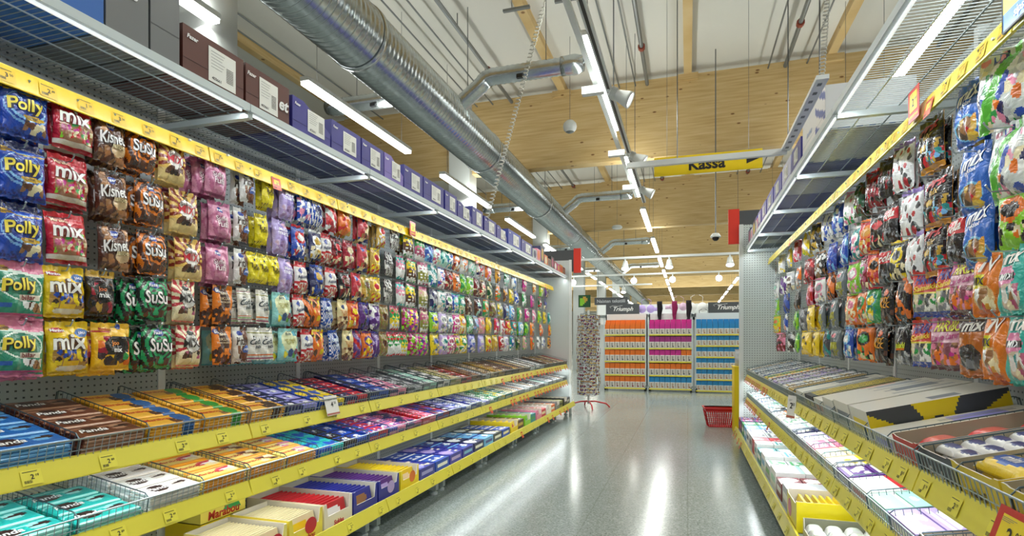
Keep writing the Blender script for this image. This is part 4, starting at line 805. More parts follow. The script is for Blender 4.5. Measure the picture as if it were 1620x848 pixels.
def mara(circ, c3): return [('bg', '#eeb23a'), ('r', 0, .85, 1, 1, '#e39a24'), ('bl', .48, .1, .66, .5, 4, c3), ('e', .74, .55, .16, .42, circ), ('r', .62, 0, .86, .1, circ)]
def mara2(cs): return [('bg', '#f3dc7a'), ('r', 0, 0, 1, .16, '#e0962a'), ('r', 0, .9, 1, 1, '#f0e3a4'), ('bl', .5, .2, .92, .85, 9, cs)]
PT = [('Panda', .3, .5, .3, 'white', .3)]; MT = [('Marabou', .3, .6, .24, '#b8281c', .1)]
BARS = {'panda_blue': (panda('#1f69b8', '#6db0e4'), PT, 'blue wrapped chocolate bar'), 'panda_brown': (panda('#6a3a26', '#b08468'), PT, 'brown wrapped chocolate bar'), 'panda_teal': (panda('#25b5ac', '#9fe6dc'), PT, 'teal wrapped chocolate bar'),
 'panda_white': (panda('#edeeec', '#d8d2c8'), PT, 'white wrapped chocolate bar'), 'mara_blue': (mara('#2a5f9e', ['brown', 'darkbrown']), MT, 'yellow chocolate bar with blue oval'), 'mara_green': (mara('#3a9a3c', ['brown', 'tan']), MT, 'yellow chocolate bar with green oval'),
 'mara_dark': (mara('#4a2a1c', ['brown', 'darkbrown']), MT, 'yellow chocolate bar with dark brown oval'), 'mara_red': (mara2(['#d8606a', '#c83040', 'cream', 'white']), MT, 'pale yellow chocolate bar with red berries'), 'mara_nut': (mara2(['brown', 'tan', 'cream', '#8a4a4a']), MT, 'pale yellow chocolate bar with brown nuts'),
 'mara_pale': (mara2(['white', 'pink', 'grey', 'cream']), MT, 'cream chocolate bar with faint red lettering')}
BARP = {}
def barp(k):
    if k not in BARP: BARP[k] = bar_mesh(BARS[k][0], BARS[k][1])
    return BARP[k]
def fill_bars(side, lvl, i, key, n=6, rows=4, jit=.004):
    r = random.Random(i*5+n); y0 = (LEFT0-BAY+i*BAY/4)
    d = '%s in the stacks on the %s %s shelf' % (BARS[key][2], lvl, side)
    for q in range(rows):
        for j in range(n if not (key == 'panda_teal' and q == 3) else n-3):
            o = put(barp(key), side, lvl, .052+q*.099, y0+BAY/8+r.uniform(-jit, jit), .002+j*.0116+(.0), r.uniform(-.02, .02))
            tag(o, d, 'chocolate bar', d.replace(' bar', ' bars'))
# compartment index counts quarter bays from the near end of the left wall
for i, k in ((8, 'panda_blue'), (9, 'panda_brown'), (10, 'mara_blue'), (11, 'mara_green'), (12, 'mara_dark')): fill_bars('left', 'upper', i, k)
for i, k, n in ((8, 'panda_teal', 5), (9, 'panda_teal', 4), (10, 'panda_white', 6), (11, 'mara_red', 6), (12, 'mara_nut', 6), (13, 'mara_pale', 6)): fill_bars('left', 'lower', i, k, n, jit=.008 if i < 10 else .004)

# ---------------------------------------------------------------- boxes of sweets in the baskets
BX = {}
def pbox(c1, c2, w, dp, h, style=0, name='chocolate_box'):
    key = (c1, c2, round(w, 3), round(dp, 3), round(h, 3), style, name)
    if key in BX: return BX[key]
    L = [('bg', c1)]
    if style == 1: L += [('e', .35, .5, .26, .4, c2), ('bl', .6, .15, .95, .85, 6, [c2, 'cream', c1])]
    elif style == 2: L += [('r', .08, .12, .92, .3, c2), ('bl', .1, .4, .9, .9, 9, [c1, c2, 'white'])]
    elif style == 3: L += [('r', .6, .5, .9, .7, 'grey')]
    elif style == 4: L += [('ck', .08, c2), ('r', 0, 0, 1, .1, c1)]
    elif style == 5: L += [('r', .06, .5, .45, .85, c2), ('st', 0, .07, 'grey', .2), ('r', 0, 0, 1, .45, c1), ('r', 0, .9, 1, 1, c1)]
    elif style == 6: L += [('r', 0, .86, 1, 1, c2), ('bl', .1, .2, .9, .7, 12, [c1, c1, c2, 'white'])]
    else: L += [('r', .5, .1, .95, .9, c2)]
    nu, nv = (26, 14) if style else (2, 2)
    b = MB(); cols = paint(L, nu, nv, len(str(key)))
    e = .004
    b.grid(nu, nv, lambda a, c: ((a-.5)*w, (c-.5)*dp, h), cols)
    fcols = paint([('bg', c1), ('r', .1, .25, .9, .75, c2)] if style else [('bg', c1)], 8, 3)
    b.grid(8, 3, lambda a, c: ((a-.5)*w, -dp/2, h*c), fcols)
    g = C(c1)
    b.add([(w/2, -dp/2, 0), (w/2, dp/2, 0), (w/2, dp/2, h), (w/2, -dp/2, h), (-w/2, dp/2, 0), (-w/2, -dp/2, 0), (-w/2, -dp/2, h), (-w/2, dp/2, h)], [(0, 1, 2, 3), (4, 5, 6, 7), (1, 4, 7, 2), (0, 5, 4, 1)], g)
    if style == 3: b.grid(64, 18, lambda a, q: (w/2+.0006, (a-.5)*dp, q*h), paint([('bg', 'charcoal'), ('ry', .5, -.2, 13, c2), ('e', .5, 0, .16, .75, c2), ('e', .5, 0, .11, .55, 'charcoal')], 64, 18))
    o = b.build(name, M['card'])
    BX[key] = proto(o); return BX[key]
UPB = {13: ('navy', 'lavender'), 14: ('blue', 'yellow'), 15: ('navy', 'red'), 16: ('navy', 'blue'), 17: ('navy', 'pink'), 18: ('charcoal', 'silver'), 19: ('grey', 'mint'), 20: ('charcoal', 'white'), 21: ('olive', 'beige'), 22: ('darkbrown', 'red'), 23: ('tan', 'brown'), 24: ('brown', 'silver'), 25: ('beige', 'brown'), 26: ('gold', 'tan'), 27: ('brown', 'tan'), 28: ('brown', 'gold'), 29: ('tan', 'darkbrown'), 30: ('brown', 'beige'), 31: ('white', 'brown'), 32: ('white', 'black'), 33: ('silver', 'white'), 34: ('brown', 'black'), 35: ('tan', 'brown'), 36: ('darkbrown', 'gold'), 37: ('brown', 'tan'), 38: ('brown', 'cream'), 39: ('tan', 'red')}
LOB = {14: ('blue', 'turquoise'), 15: ('darkbrown', 'blue'), 16: ('blue', 'red'), 17: ('royal', 'pink'), 18: ('navy', 'rose'), 19: ('red', 'pink'), 20: ('blue', 'crimson'), 21: ('navy', 'lavender'), 22: ('blue', 'white'), 23: ('royal', 'silver'), 24: ('white', 'lavender'), 25: ('white', 'green'), 26: ('mint', 'yellow'), 27: ('teal', 'cream'), 28: ('cream', 'beige'), 29: ('silver', 'tan'), 30: ('white', 'silver'), 31: ('white', 'beige'), 32: ('white', 'grey'), 33: ('brown', 'silver'), 34: ('white', 'mint'), 35: ('silver', 'white'), 36: ('white', 'brown'), 37: ('silver', 'brown'), 38: ('white', 'tan'), 39: ('grey', 'white')}
def fill_boxes(side, lvl, i, cc, prev):
    r = random.Random(i*11+len(lvl)); s = 1 if side == 'left' else -1
    y0 = LEFT0-BAY+i*BAY/4 if side == 'left' else RIGHT0+i*BAY/4
    halves = 2 if i < 27 else 1; W = BAY/4-.016
    th = r.choice((.05, .055, .062)); st = r.choice((1, 2, 6)) if i < 24 else r.choice((0, 1, 2))
    for hx in range(halves):
        c1, c2 = (cc if hx == 0 else cc[::-1]); w = W/halves-.003
        p = nice(prev[0])+' and '+nice(prev[1])
        lab = '%s chocolate box on the %s %s shelf, beyond the %s ones' % (nice(c1), lvl, side, p)
        if len(lab.split()) > 16: lab = '%s chocolate box, %s %s shelf, beyond the %s ones' % (nice(c1), lvl, side, p)
        if USED.get(lab, i) != i:
            lab = '%s box with %s print, %s %s shelf, beyond the %s ones' % (nice(c1), nice(c2), lvl, side, p)
        USED[lab] = i
        for q in range(4):
            yy = y0+.008+W*(hx+.5)/halves
            o = put(pbox(c1, c2, w, .092, th, st), side, lvl, .052+q*.099, yy, .002, r.uniform(-.012, .012)); tag(o, lab, 'box', lab+' group')
pv = ('yellow', 'brown')
for i, cc in UPB.items(): fill_boxes('left', 'upper', i, cc, pv); pv = cc
pv = ('cream', 'white')
for i, cc in LOB.items(): fill_boxes('left', 'lower', i, cc, pv); pv = cc

# ---------------------------------------------------------------- cartons
def carton(w, dp, h, col, back=None, inner='#cfc8b8', fronth=.5, badge=None, text=None, tcol='#b8281c', name='display_carton'):
    back = back or h; b = MB(); c = C(col); ci = lin(inner); t = .003
    b.box(-w/2, -dp/2, 0, w/2, dp/2, t, ci)
    for s in (-1, 1):       # sides: high at the back, stepping down to the front
        x0, x1 = (s*w/2, s*(w/2-t)) if s < 0 else (s*(w/2-t), s*w/2)
        pr = [(-dp/2, 0), (dp/2, 0), (dp/2, back), (-dp/2+.1, back), (-dp/2+.03, h), (-dp/2, h)]
        for x, cc, fl in ((x0, c if s < 0 else ci, 0), (x1, ci if s < 0 else c, 1)):
            b.add([(x, y, z) for y, z in pr], [tuple(range(6))], cc)
        b.add([(x, y, z) for x in (x0, x1) for y, z in pr[2:]], [(i, i+1, i+5, i+4) for i in range(3)], lin('#e8e2d4'))
    b.box(-w/2, dp/2-t, 0, w/2, dp/2, back, ci)
    fh = h*fronth
    pr = [(-w/2, 0), (w/2, 0), (w/2, h), (w/2-.018, h), (w/2-.03, fh), (-w/2+.03, fh), (-w/2+.018, h), (-w/2, h)]
    for y, cc in ((-dp/2, c), (-dp/2+t, ci)): b.add([(x, y, z) for x, z in pr], [(0, 1, 4, 5), (1, 2, 3, 4), (0, 5, 6, 7)], cc)
    b.add([(x, y, z) for y in (-dp/2, -dp/2+t) for x, z in pr], [(i, i+1, i+9, i+8) for i in range(2, 7)], lin('#e8e2d4'))
    if badge:
        b.add([(badge[0]+math.cos(a)*h*.34, -dp/2-.001, h*.5+math.sin(a)*h*.3) for a in [k*math.pi/8 for k in range(16)]], [tuple(range(16))], C('red' if badge[1] == 'green' else badge[1]))
        if badge[1] == 'green': b.add([(badge[0]-h*.45, -dp/2-.0016, h*.22), (badge[0]+h*.5, -dp/2-.0016, h*.22), (badge[0]+h*.35, -dp/2-.0016, h*.5), (badge[0]-h*.25, -dp/2-.0016, h*.42)], [(0, 1, 2, 3)], C('green'))
    o = b.build(name, M['card'])
    if text: MB().text(text, lambda x, y: (x, -dp/2-.002, fh*.28+y), fh*.4, lin(tcol), .03, .1, wmax=w*.8).build('lettering', M['card'], o)
    return proto(o)
SLAB = {}
def slab(c1, c2, w, h, t=.012):
    k = (c1, c2, w, h, t)
    if k not in SLAB:
        b = MB(); nu, nv = 14, 8; cols = paint([('bg', c1), ('e', .5, .5, .32, .3, c2), ('r', 0, .88, 1, 1, c1)], nu, nv)
        b.grid(nu, nv, lambda a, c: ((a-.5)*w, -t/2, h*c), cols)
        b.box(-w/2, -t/2+.0005, 0, w/2, t/2, h, C(c1)); SLAB[k] = proto(b.build('praline_pack', M['card']))
    return SLAB[k]
def full_carton(side, lvl, d, Y, w, dp, h, col, packs, lab, n=14, back=None, lean=.2, **k):
    o = carton(w, dp, h, col, back, **k); put(o, side, lvl, d+dp/2, Y, .002); tag(o, lab, 'carton', None)
    if packs:
        c1, c2 = packs; p = slab(c1, c2, round(w-.022, 3), round((back or h)*.82, 3))
        for q in range(n):
            base = SP(side, lvl, d+.03+q*(dp-.05)/n, Y, .008)
            z = use(p, base, (TH[lvl]-lean, 0, (math.pi/2 if side == 'left' else -math.pi/2)))
            l2 = ' '.join(('%s and %s pack in the %s' % (nice(c1) if c1 in CN else 'plain', nice(c2) if c2 in CN else 'light', lab)).split()[:16])
            tag(z, l2, 'pack', 'packs in the '+lab)
FC = full_carton
full_carton('left', 'base', .05, 1.10, .23, .4, .1, 'yellow', ('yellow', 'cream'), 'nearest yellow carton of pale packs on the bottom left shelf')
FC('left', 'base', .03, 1.40, .24, .42, .09, 'cream', ('cream', 'green'), 'low cream carton on the bottom left shelf, bottom edge of photo')
FC('left', 'base', .14, 1.68, .23, .34, .1, 'yellow', ('cream', 'yellow'), 'wide yellow carton of cream packs nearest the raised carton')
FC('left', 'base', .02, 1.94, .235, .32, .12, '#f1e27a', ('cream', 'yellow'), 'pale yellow carton with green and red badge, bottom left shelf', badge=(.05, 'green'), text='Marabou')
FC('left', 'base', .02, 2.19, .235, .32, .125, '#f0dc4e', ('cream', 'yellow'), 'yellow carton with round red badge on the bottom left shelf', badge=(.03, 'red'), text='Marabou')
FC('left', 'base', .02, 2.44, .235, .46, .125, '#ece2cc', ('red', 'white'), 'white carton of red chocolate packs on the bottom left shelf', text='Suklaa', tcol='#c8202a')
FC('left', 'base', .02, 2.69, .235, .46, .12, 'royal', ('royal', 'tan'), 'royal blue carton of blue packs beside the red packs', fronth=.4)
FC('left', 'base', .02, 2.94, .235, .46, .12, 'royal', ('purple', 'lilac'), 'royal blue carton of purple packs with lilac print', fronth=.6, badge=(.02, 'lilac'))
FC('left', 'base', .02, 3.20, .24, .46, .12, '#f4d818', ('yellow', 'cream'), 'bright yellow carton beyond the purple packs, bottom left shelf', badge=(.03, 'orange'))
o = carton(.26, .2, .12, '#f2e060', .12, badge=(.04, 'green'), fronth=.8, text='Marabou')
o.location = SP('left', 'base', .475, 2.07, .115); o.rotation_euler = rotS('left', 'base'); tag(o, 'yellow carton standing raised behind the others under the lower shelf', 'carton')
tag(MB().box(-.1, -.13, 0, .1, .13, .112, C('yellow')).build('display_carton', M['card'], loc=SP('left', 'base', .475, 2.07, .001)), 'closed yellow carton under the raised yellow carton, bottom left shelf', 'carton')
BL = [('royal', 'lavender', 'navy and lavender'), ('blue', 'white', ''), ('indigo', 'lilac', ''), ('royal', 'skyblue', ''), ('navy', 'white', ''), ('skyblue', 'royal', ''), ('charcoal', 'white', ''), ('blue', 'cream', ''), ('yellow', 'red', ''), ('brown', 'gold', ''), ('lime', 'teal', ''), ('teal', 'green', ''), ('pink', 'rose', ''), ('red', 'cream', ''), ('white', 'orange', ''), ('orange', 'white', ''), ('grey', 'gold', ''), ('olive', 'black', ''), ('black', 'tan', ''), ('charcoal', 'silver', '')]
for i, (a, b_, _) in enumerate(BL):
    Y = 3.47+i*.2475; open_ = i >= 8
    if open_ and i % 2 == 0:
        FC('left', 'base', .02, Y, .23, .44, .11, a, (a, b_), '%s carton of %s packs on the bottom left shelf, beyond %s' % (nice(a), nice(b_), nice(BL[i-1][0])), n=6)
    else:
        for q in range(3):
            o = put(pbox(a, b_, .225, .14, .07 if i < 8 else .09, 6 if i % 2 else 1), 'left', 'base', .1+q*.15, Y, .002, 0)
            tag(o, '%s box with %s print, bottom left shelf, beyond the %s ones' % (nice(a), nice(b_), nice(BL[i-1][0] if i else 'yellow')), 'box', '%s boxes on the bottom left shelf' % nice(a))

# right wall cartons (Y from, Y to, colours, style)
def rboxes(lvl, items, dp=.42):
    pv = 'nearest the camera'
    for it in items:
        y0, y1, c1, c2, h, st = it[:6]; w = y1-y0-.01; Y = (y0+y1)/2
        nrow = it[6] if len(it) > 6 else 1
        lab = '%s %s with %s print, %s right shelf, %s' % (nice(c1) if c1 in CN else 'off-white', 'box' if nrow > 1 else 'carton', nice(c2), 'bottom' if lvl == 'base' else lvl, pv)
        for q in range(nrow):
            o = put(pbox(c1, c2, w, dp/nrow-.006, h, st, 'sweet_box' if nrow > 1 else 'closed_carton'), 'right', lvl, .012+dp*(q+.5)/nrow, Y, .002)
            tag(o, lab, 'box' if nrow > 1 else 'carton', lab+' group' if nrow > 1 else None)
        pv = 'beyond the %s ones' % (nice(c1)+' and '+nice(c2))
OW = '#d9d5c8'
def open_box(lvl, Y, w, col, what, lab, h=.08, dp=.42, inner='#b9ad95', **k):
    o = carton(w, dp, h, col, h, inner=inner, fronth=.95, **k); put(o, 'right', lvl, .012+dp/2, Y, .002); tag(o, lab, 'carton')
    pr, nx, ny, lay, cat, l2 = what
    r = random.Random(int(Y*100))
    for j in range(lay):
        for a in range(nx):
            for q in range(ny):
                x = Y+(a-(nx-1)/2)*(w-.02)/nx; o = put(pr, 'right', lvl, .045+(dp-.05)*(q+.5)/ny, x+r.uniform(-.004, .004), .007+j*.026, r.uniform(-.12, .12)); tag(o, l2, cat, l2+' group')
def packet(c1, c2, w, dp, h, txt=None, tc='white', nm='sweet_packet'):
    b = MB(); nu, nv = 20, 12; cols = paint([('bg', c1), ('e', .5, .5, .36, .3, c2), ('r', 0, 0, .04, 1, 'silver'), ('r', .96, 0, 1, 1, 'silver')], nu, nv)
    f = lambda a, c: ((a-.5)*w, (c-.5)*dp, h*(.15+.85*(max(0, 1-abs(2*a-1)**4)*max(0, 1-abs(2*c-1)**3))**.5))
    b.grid(nu, nv, f, cols); b.add([(-w/2, -dp/2, 0), (-w/2, dp/2, 0), (w/2, dp/2, 0), (w/2, -dp/2, 0)], [(0, 1, 2, 3)], C(c1))
    for e in ((0, 0, 1, 0), (1, 0, 1, 1), (1, 1, 0, 1), (0, 1, 0, 0)):
        p = [f(e[0]+(e[2]-e[0])*t, e[1]+(e[3]-e[1])*t) for t in (0, 1)]; b.add([(p[0][0], p[0][1], 0), (p[1][0], p[1][1], 0), p[1], p[0]], [(0, 1, 2, 3)], C(c1))
    o = b.build(nm, M['wrap'], None, True)
    if txt: MB().text(txt, lambda x, y: (x, y, h+.001), dp*.3, C(tc), .02, .1, wmax=w*.7).build('lettering', M['card'], o)
    return proto(o)
PK = dict(yel=packet('#f0cc1e', '#1f5eb4', .19, .08, .03, 'mini'), whitep=packet('#e8e6e4', '#3a4a84', .1, .045, .022), redp=packet('#d8242a', '#e86a5a', .13, .09, .035), orp=packet('#d86a24', '#e8dcc8', .16, .05, .022), cup=packet('#f2f2ee', '#dfe8e0', .07, .07, .04))
for i in range(3):
    open_box('upper', 1.02-.0+i*.225 if i else 1.02, .215, '#e8cc30', (PK['yel'], 1, 4, 3, 'packet', 'yellow and blue sweet packet in the %s yellow open carton' % ['nearest', 'middle', 'farther'][i]), '%s yellow open carton of blue printed packets, upper right shelf' % ['nearest', 'middle', 'farther'][i], text='mini', tcol='#2a2a60')
open_box('upper', 1.675, .2, 'charcoal', (PK['whitep'], 2, 7, 3, 'packet', 'small white wrapped sweet in the dark open carton, upper right shelf'), 'dark brown open carton full of small white wrapped sweets', text='Panda', tcol='#d8d0c8')
open_box('upper', 1.88, .19, '#c8331c', (PK['redp'], 1, 3, 2, 'packet', 'red sweet packet lying in the red open carton, upper right shelf'), 'red open carton half filled with red packets', text='mix', tcol='#f0e0d0')
rboxes('upper', [(.62, .9, OW, 'lavender', .08, 5), (1.98, 2.2, OW, 'lavender', .06, 5), (2.21, 2.44, OW, 'yellow', .115, 3), (2.45, 2.68, OW, 'grey', .115, 5), (2.7, 2.9, OW, 'silver', .105, 5), (2.91, 3.12, OW, 'orange', .08, 5), (3.13, 3.34, 'black', 'yellow', .08, 4), (3.35, 3.6, OW, 'black', .08, 5), (3.64, 3.85, 'gold', 'black', .07, 4, 4), (3.86, 4.08, 'white', 'gold', .07, 2, 4), (4.1, 4.3, 'silver', 'lilac', .07, 2, 4), (4.32, 4.52, 'lilac', 'white', .07, 1, 4), (4.56, 4.78, 'white', 'orange', .07, 2, 4), (4.8, 5.0, 'yellow', 'green', .07, 1, 4), (5.02, 5.22, 'silver', 'blue', .07, 2, 4), (5.24, 5.44, 'white', 'navy', .07, 2, 4), (5.48, 5.68, 'grey', 'white', .07, 2, 4), (5.7, 5.9, 'white', 'skyblue', .07, 2, 4), (5.92, 6.12, 'silver', 'navy', .07, 2, 4), (6.14, 6.34, 'beige', 'white', .07, 2, 4)])
open_box('lower', 1.42, .26, 'charcoal', (PK['orp'], 1, 5, 2, 'packet', 'orange and brown packet in the dark carton, lower right shelf'), 'dark open carton of orange packets on the lower right shelf', text='mix', tcol='#c8c0b8')
open_box('lower', 1.68, .2, OW, (PK['orp'], 1, 5, 3, 'packet', 'orange packet heaped in the off-white carton, lower right shelf'), 'off-white open carton heaped with orange packets, lower right shelf')
rboxes('lower', [(.95, 1.25, 'teal', 'white', .07, 2, 4), (1.82, 2.06, 'lilac', 'white', .06, 2, 5), (2.07, 2.26, 'mint', 'white', .06, 6, 5), (2.27, 2.5, 'white', 'red', .06, 6, 3), (2.51, 2.7, 'purple', 'white', .06, 2, 4), (2.71, 2.9, 'white', 'yellow', .06, 6, 3), (2.91, 3.12, 'cream', 'mint', .06, 2, 4), (3.13, 3.34, 'pink', 'white', .06, 6, 4), (3.35, 3.6, 'white', 'lilac', .06, 2, 4), (3.62, 3.78, 'navy', 'white', .06, 1, 4), (3.8, 4.0, 'white', 'mint', .06, 6, 4), (4.02, 4.2, 'white', 'green', .06, 2, 4), (4.22, 4.42, 'cream', 'grey', .06, 2, 4), (4.44, 4.64, 'white', 'orange', .06, 6, 4), (4.66, 4.84, 'charcoal', 'white', .06, 2, 4), (4.86, 5.06, 'white', 'teal', .06, 2, 4), (5.08, 5.28, 'mint', 'silver', .06, 2, 4), (5.3, 5.5, 'white', 'blue', .06, 2, 4), (5.52, 5.72, 'silver', 'mint', .06, 2, 4), (5.74, 5.94, 'white', 'skyblue', .06, 2, 4), (5.96, 6.16, 'mint', 'white', .06, 2, 4), (6.18, 6.36, 'white', 'charcoal', .06, 2, 4)])
full_carton('right', 'base', .02, 1.75, .24, .5, .1, 'pink', ('pink', 'white'), 'pink carton of pink packs on the bottom right shelf', n=10)
full_carton('right', 'base', .02, 2.0, .24, .5, .1, 'yellow', ('pink', 'magenta'), 'yellow edged carton of magenta printed packs, bottom right shelf', n=10)
full_carton('right', 'base', .02, 2.26, .24, .5, .1, 'rose', ('white', 'rose'), 'rose carton of white packs on the bottom right shelf', n=10)
def cups(Y, lab):
    o = carton(.25, .5, .09, OW, .09, inner='#8a8a70'); put(o, 'right', 'base', .27, Y, .002); tag(o, lab, 'carton')
    for a in range(3):
        for q in range(6):
            z = put(PK['cup'], 'right', 'base', .06+q*.08, Y+(a-1)*.078, .035); tag(z, 'white rounded tub in the '+' '.join(lab.split()[:8]), 'tub', 'white tubs in the '+lab)
cups(2.52, 'off-white carton of white tubs, bottom right, nearer one'); cups(2.8, 'off-white carton of white tubs, bottom right, farther one')
full_carton('right', 'base', .0, 3.1, .26, .5, .15, '#f0dc10', ('yellow', 'magenta'), 'tall bright yellow carton with red badge, bottom right shelf', badge=(-.05, 'red'), fronth=.9)
rboxes('base', [(3.27, 3.5, 'silver', 'white', .12, 6, 2), (3.52, 3.72, 'darkred', 'white', .1, 1, 4), (3.74, 3.98, 'white', 'mint', .12, 6, 3), (4.0, 4.22, 'silver', 'green', .1, 2, 4), (4.24, 4.46, 'white', 'skyblue', .12, 2, 4), (4.48, 4.7, 'teal', 'white', .1, 1, 4), (4.72, 4.9, 'white', 'teal', .12, 2, 4), (4.92, 5.06, 'red', 'rose', .12, 6, 4), (5.08, 5.3, 'silver', 'charcoal', .12, 2, 4), (5.32, 5.54, 'white', 'navy', .12, 2, 4), (5.56, 5.78, 'skyblue', 'white', .12, 2, 4), (5.8, 6.0, 'green', 'white', .12, 2, 4), (6.02, 6.2, 'navy', 'magenta', .12, 2, 4), (6.21, 6.36, 'darkred', 'blue', .12, 2, 4)], .5)

# ---------------------------------------------------------------- price cards in the aisle
def price_card(loc, rot, w, h, big, small, red, lab):
    o = MB(); c = lin('#c8281e') if red else lin('#e9e7e2')
    o.box(-w/2, 0, 0, w/2, .002, h, c); k = C('black')
    if red:
        o.add([(-w*.32, -.001, h*.3), (w*.36, -.001, h*.3), (w*.36, -.001, h*.88), (-w*.32, -.001, h*.88)], [(0, 1, 2, 3)], lin('#f0d424'))
    o.text(big, lambda x, y: (-w*.0+x, -.002, h*.56+y), h*.26, k, .02); o.text(small, lambda x, y: (w*.24+x, -.002, h*.62+y), h*.13, k, .01)
    for i in range(3): o.add([(-w*.3, -.002, h*(.82-i*.03)), (w*(.1-.08*i), -.002, h*(.82-i*.03)), (w*(.1-.08*i), -.002, h*(.83-i*.03)), (-w*.3, -.002, h*(.83-i*.03))], [(0, 1, 2, 3)], lin('#777777'))
    if red: o.text('YHTEISHINTAAN', lambda x, y: (x, -.002, h*.14+y), h*.09, lin('#f0d424'), .02, wmax=w*.9)
    else: o.add([(-w*.5, -.001, .003), (w*.5, -.001, .003), (w*.5, -.001, h*.12), (-w*.5, -.001, h*.12)], [(0, 1, 2, 3)], lin('#b86a5a'))
    b = o.build('price_card', M['card'], loc=loc); b.rotation_euler = rot; tag(b, lab, 'price card', None)
price_card((LW+.532, 2.47, .725), (-.25, 0, math.pi/2), .105, .1, '4', '50', False, 'white price card reading 4.50 on the upper left price rail')
price_card((RW-.535, 3.55, .66), (-.1, 0, -math.pi/2+.5), .07, .13, '2', '50', False, 'white price card hanging from the upper right price rail')
price_card((RW-.545, 1.27, .68), (-.3, 0, -math.pi/2), .12, .11, '2', '00', True, 'large red offer card with yellow 2.00 price, near right rail')
price_card((RW-.315, Yp(1445, .78), 1.90), (0, 0, -math.pi/2), .1, .115, '2', '49', True, 'red framed offer card on the top rail above the right bags')
price_card((LW+.315, Yp(652, -1.94), 1.88), (0, 0, math.pi/2), .09, .1, '2', '49', True, 'small red offer card on the top rail above the left bags')
# ---------------------------------------------------------------- cardboard boxes on top of the shelves
def topbox(side, y0, y1, h, col, lab, sticker=None, text=None, tcol='#f0f0f0', d0=.0, dp=.36, open_=False, layers=None, cut=False, style=None):
    s = 1 if side == 'left' else -1; w = y1-y0-.006; t = empty('cardboard_box', ((LW if s > 0 else RW)+s*(.49-d0), (y0+y1)/2, 2.08), s*math.pi/2)
    tag(t, lab, 'box', 'cardboard boxes on top of the %s shelves' % side)
    b = MB(); c = C(col); b.box(-w/2, 0, 0, w/2, dp, h if not cut else h*.45, c)
    if cut: b.add([(-w/2, 0, h*.45), (w/2, 0, h*.45), (w/2, .0, h*.5), (-w/2+.08, 0, h), (-w/2, 0, h), (-w/2, dp, h*.45), (w/2, dp, h*.45), (w/2, dp, h), (-w/2, dp, h)], [(0, 1, 2, 3, 4), (5, 8, 7, 6), (0, 4, 8, 5)], c).add([(w/2-.001, 0, h*.45), (w/2-.001, dp, h*.45), (w/2-.001, dp, h), (w/2-.001, .0, h*.5)], [(0, 1, 2, 3)], c)
    if layers: b.grid(30, 16, lambda a, q: ((a-.5)*w, -.0008, .003+q*(h-.006)), paint(layers, 30, 16))
    if tcol == '#9ab0d8': b.grid(24, 14, lambda a, q: ((.5-a)*w, q*dp, -.0006), paint([('bg', '#e8e8ea'), ('ck', .085, '#2f4fa8'), ('r', .06, .1, .94, .9, '#e8e8ea')], 24, 14))
    if not style: b.box(-w/2+.002, -.0012, h*.34, w/2-.002, -.0004, h*.35, tuple(x*.6 for x in c))
    b.build('carton', M['card'], t)
    if sticker:
        sx, sz, sw, sh = sticker; q = MB(); q.box((sx-.5)*w-sw*w/2, -.0022, (sz-sh/2)*h, (sx-.5)*w+sw*w/2, -.001, (sz+sh/2)*h, lin('#e9e9e4')); k = lin('#3a3a3a')
        x0 = (sx-.5)*w-sw*w*.42; zt = (sz+sh*.38)*h
        for i in range(6): q.add([(x0, -.0028, zt-i*sh*h*.09), (x0+sw*w*(.5-.05*(i % 3)), -.0028, zt-i*sh*h*.09), (x0+sw*w*(.5-.05*(i % 3)), -.0028, zt-i*sh*h*.09+.0018), (x0, -.0028, zt-i*sh*h*.09+.0018)], [(0, 1, 2, 3)], lin('#8a8a8a'))
        for i in range(9): zz = (sz-.3*sh)*h+i*.006*h/.17; q.add([(x0+sw*w*.56, -.0028, zz), (x0+sw*w*.82, -.0028, zz), (x0+sw*w*.82, -.0028, zz+.0028), (x0+sw*w*.56, -.0028, zz+.0028)], [(0, 1, 2, 3)], k)
        q.text('403661', lambda x, y: (x0+sw*w*.2+x, -.0028, (sz-sh*.38)*h+y), .012, k, .02)
        q.build('sticker', M['card'], t)
    if text:
        q = MB()
        for tx, cx, cz, hh, sh_ in text: q.text(tx, lambda x, y: ((cx-.5)*w+x, -.003, cz*h+y), hh*h, lin(tcol), .03, sh_, wmax=w*.9)
        q.build('lettering', M['card'], t)
    if style == 'handle':
        b = MB(); b.tube([(.0+math.cos(a)*.055 if abs(math.cos(a)) > .5 else math.cos(a)*.055, -.002, h*.62+math.sin(a)*.016) for a in [k*math.pi/8 for k in range(17)]], .003, 5, c=lin('#222426')); b.add([(math.cos(a)*.052, -.002, h*.62+math.sin(a)*.014) for a in [k*math.pi/8 for k in range(16)]], [tuple(range(16))], lin('#1c1e20')); b.build('handle_hole', M['card'], t)
    return t
OL = [('bg', '#1f62b4'), ('sw', .75, .2, 2.6, .34, 1.2, '#eab04a'), ('e', .3, .4, .18, .25, '#e0622a')]
YL = lambda px: Yp(px, -1.76)
YR = lambda px: Yp(px, .605)
topbox('left', YL(165)-1.19, YL(165)-.6, .33, '#1f62b4', 'blue and orange printed cardboard box nearest the camera, top left', layers=OL)
topbox('left', YL(165)-.595, YL(165), .33, '#1f62b4', 'blue and orange printed cardboard box beside the grey cartons', layers=OL)
topbox('left', YL(166), YL(236), .34, '#6c6e70', 'tall grey cardboard box with handle hole and white outlined logo', text=[('Malaco', .3, .5, .1, .1)], style='handle')
topbox('left', YL(237), YL(285), .34, '#6c6e70', 'tall grey cardboard box without lettering, beside the brown one')
ST = (.62, .5, .46, .72)
topbox('left', YL(288), YL(386), .185, '#57291f', 'brown cardboard box with white label and round blue logo', sticker=ST, text=[('Fazer', .14, .8, .09, .2)])
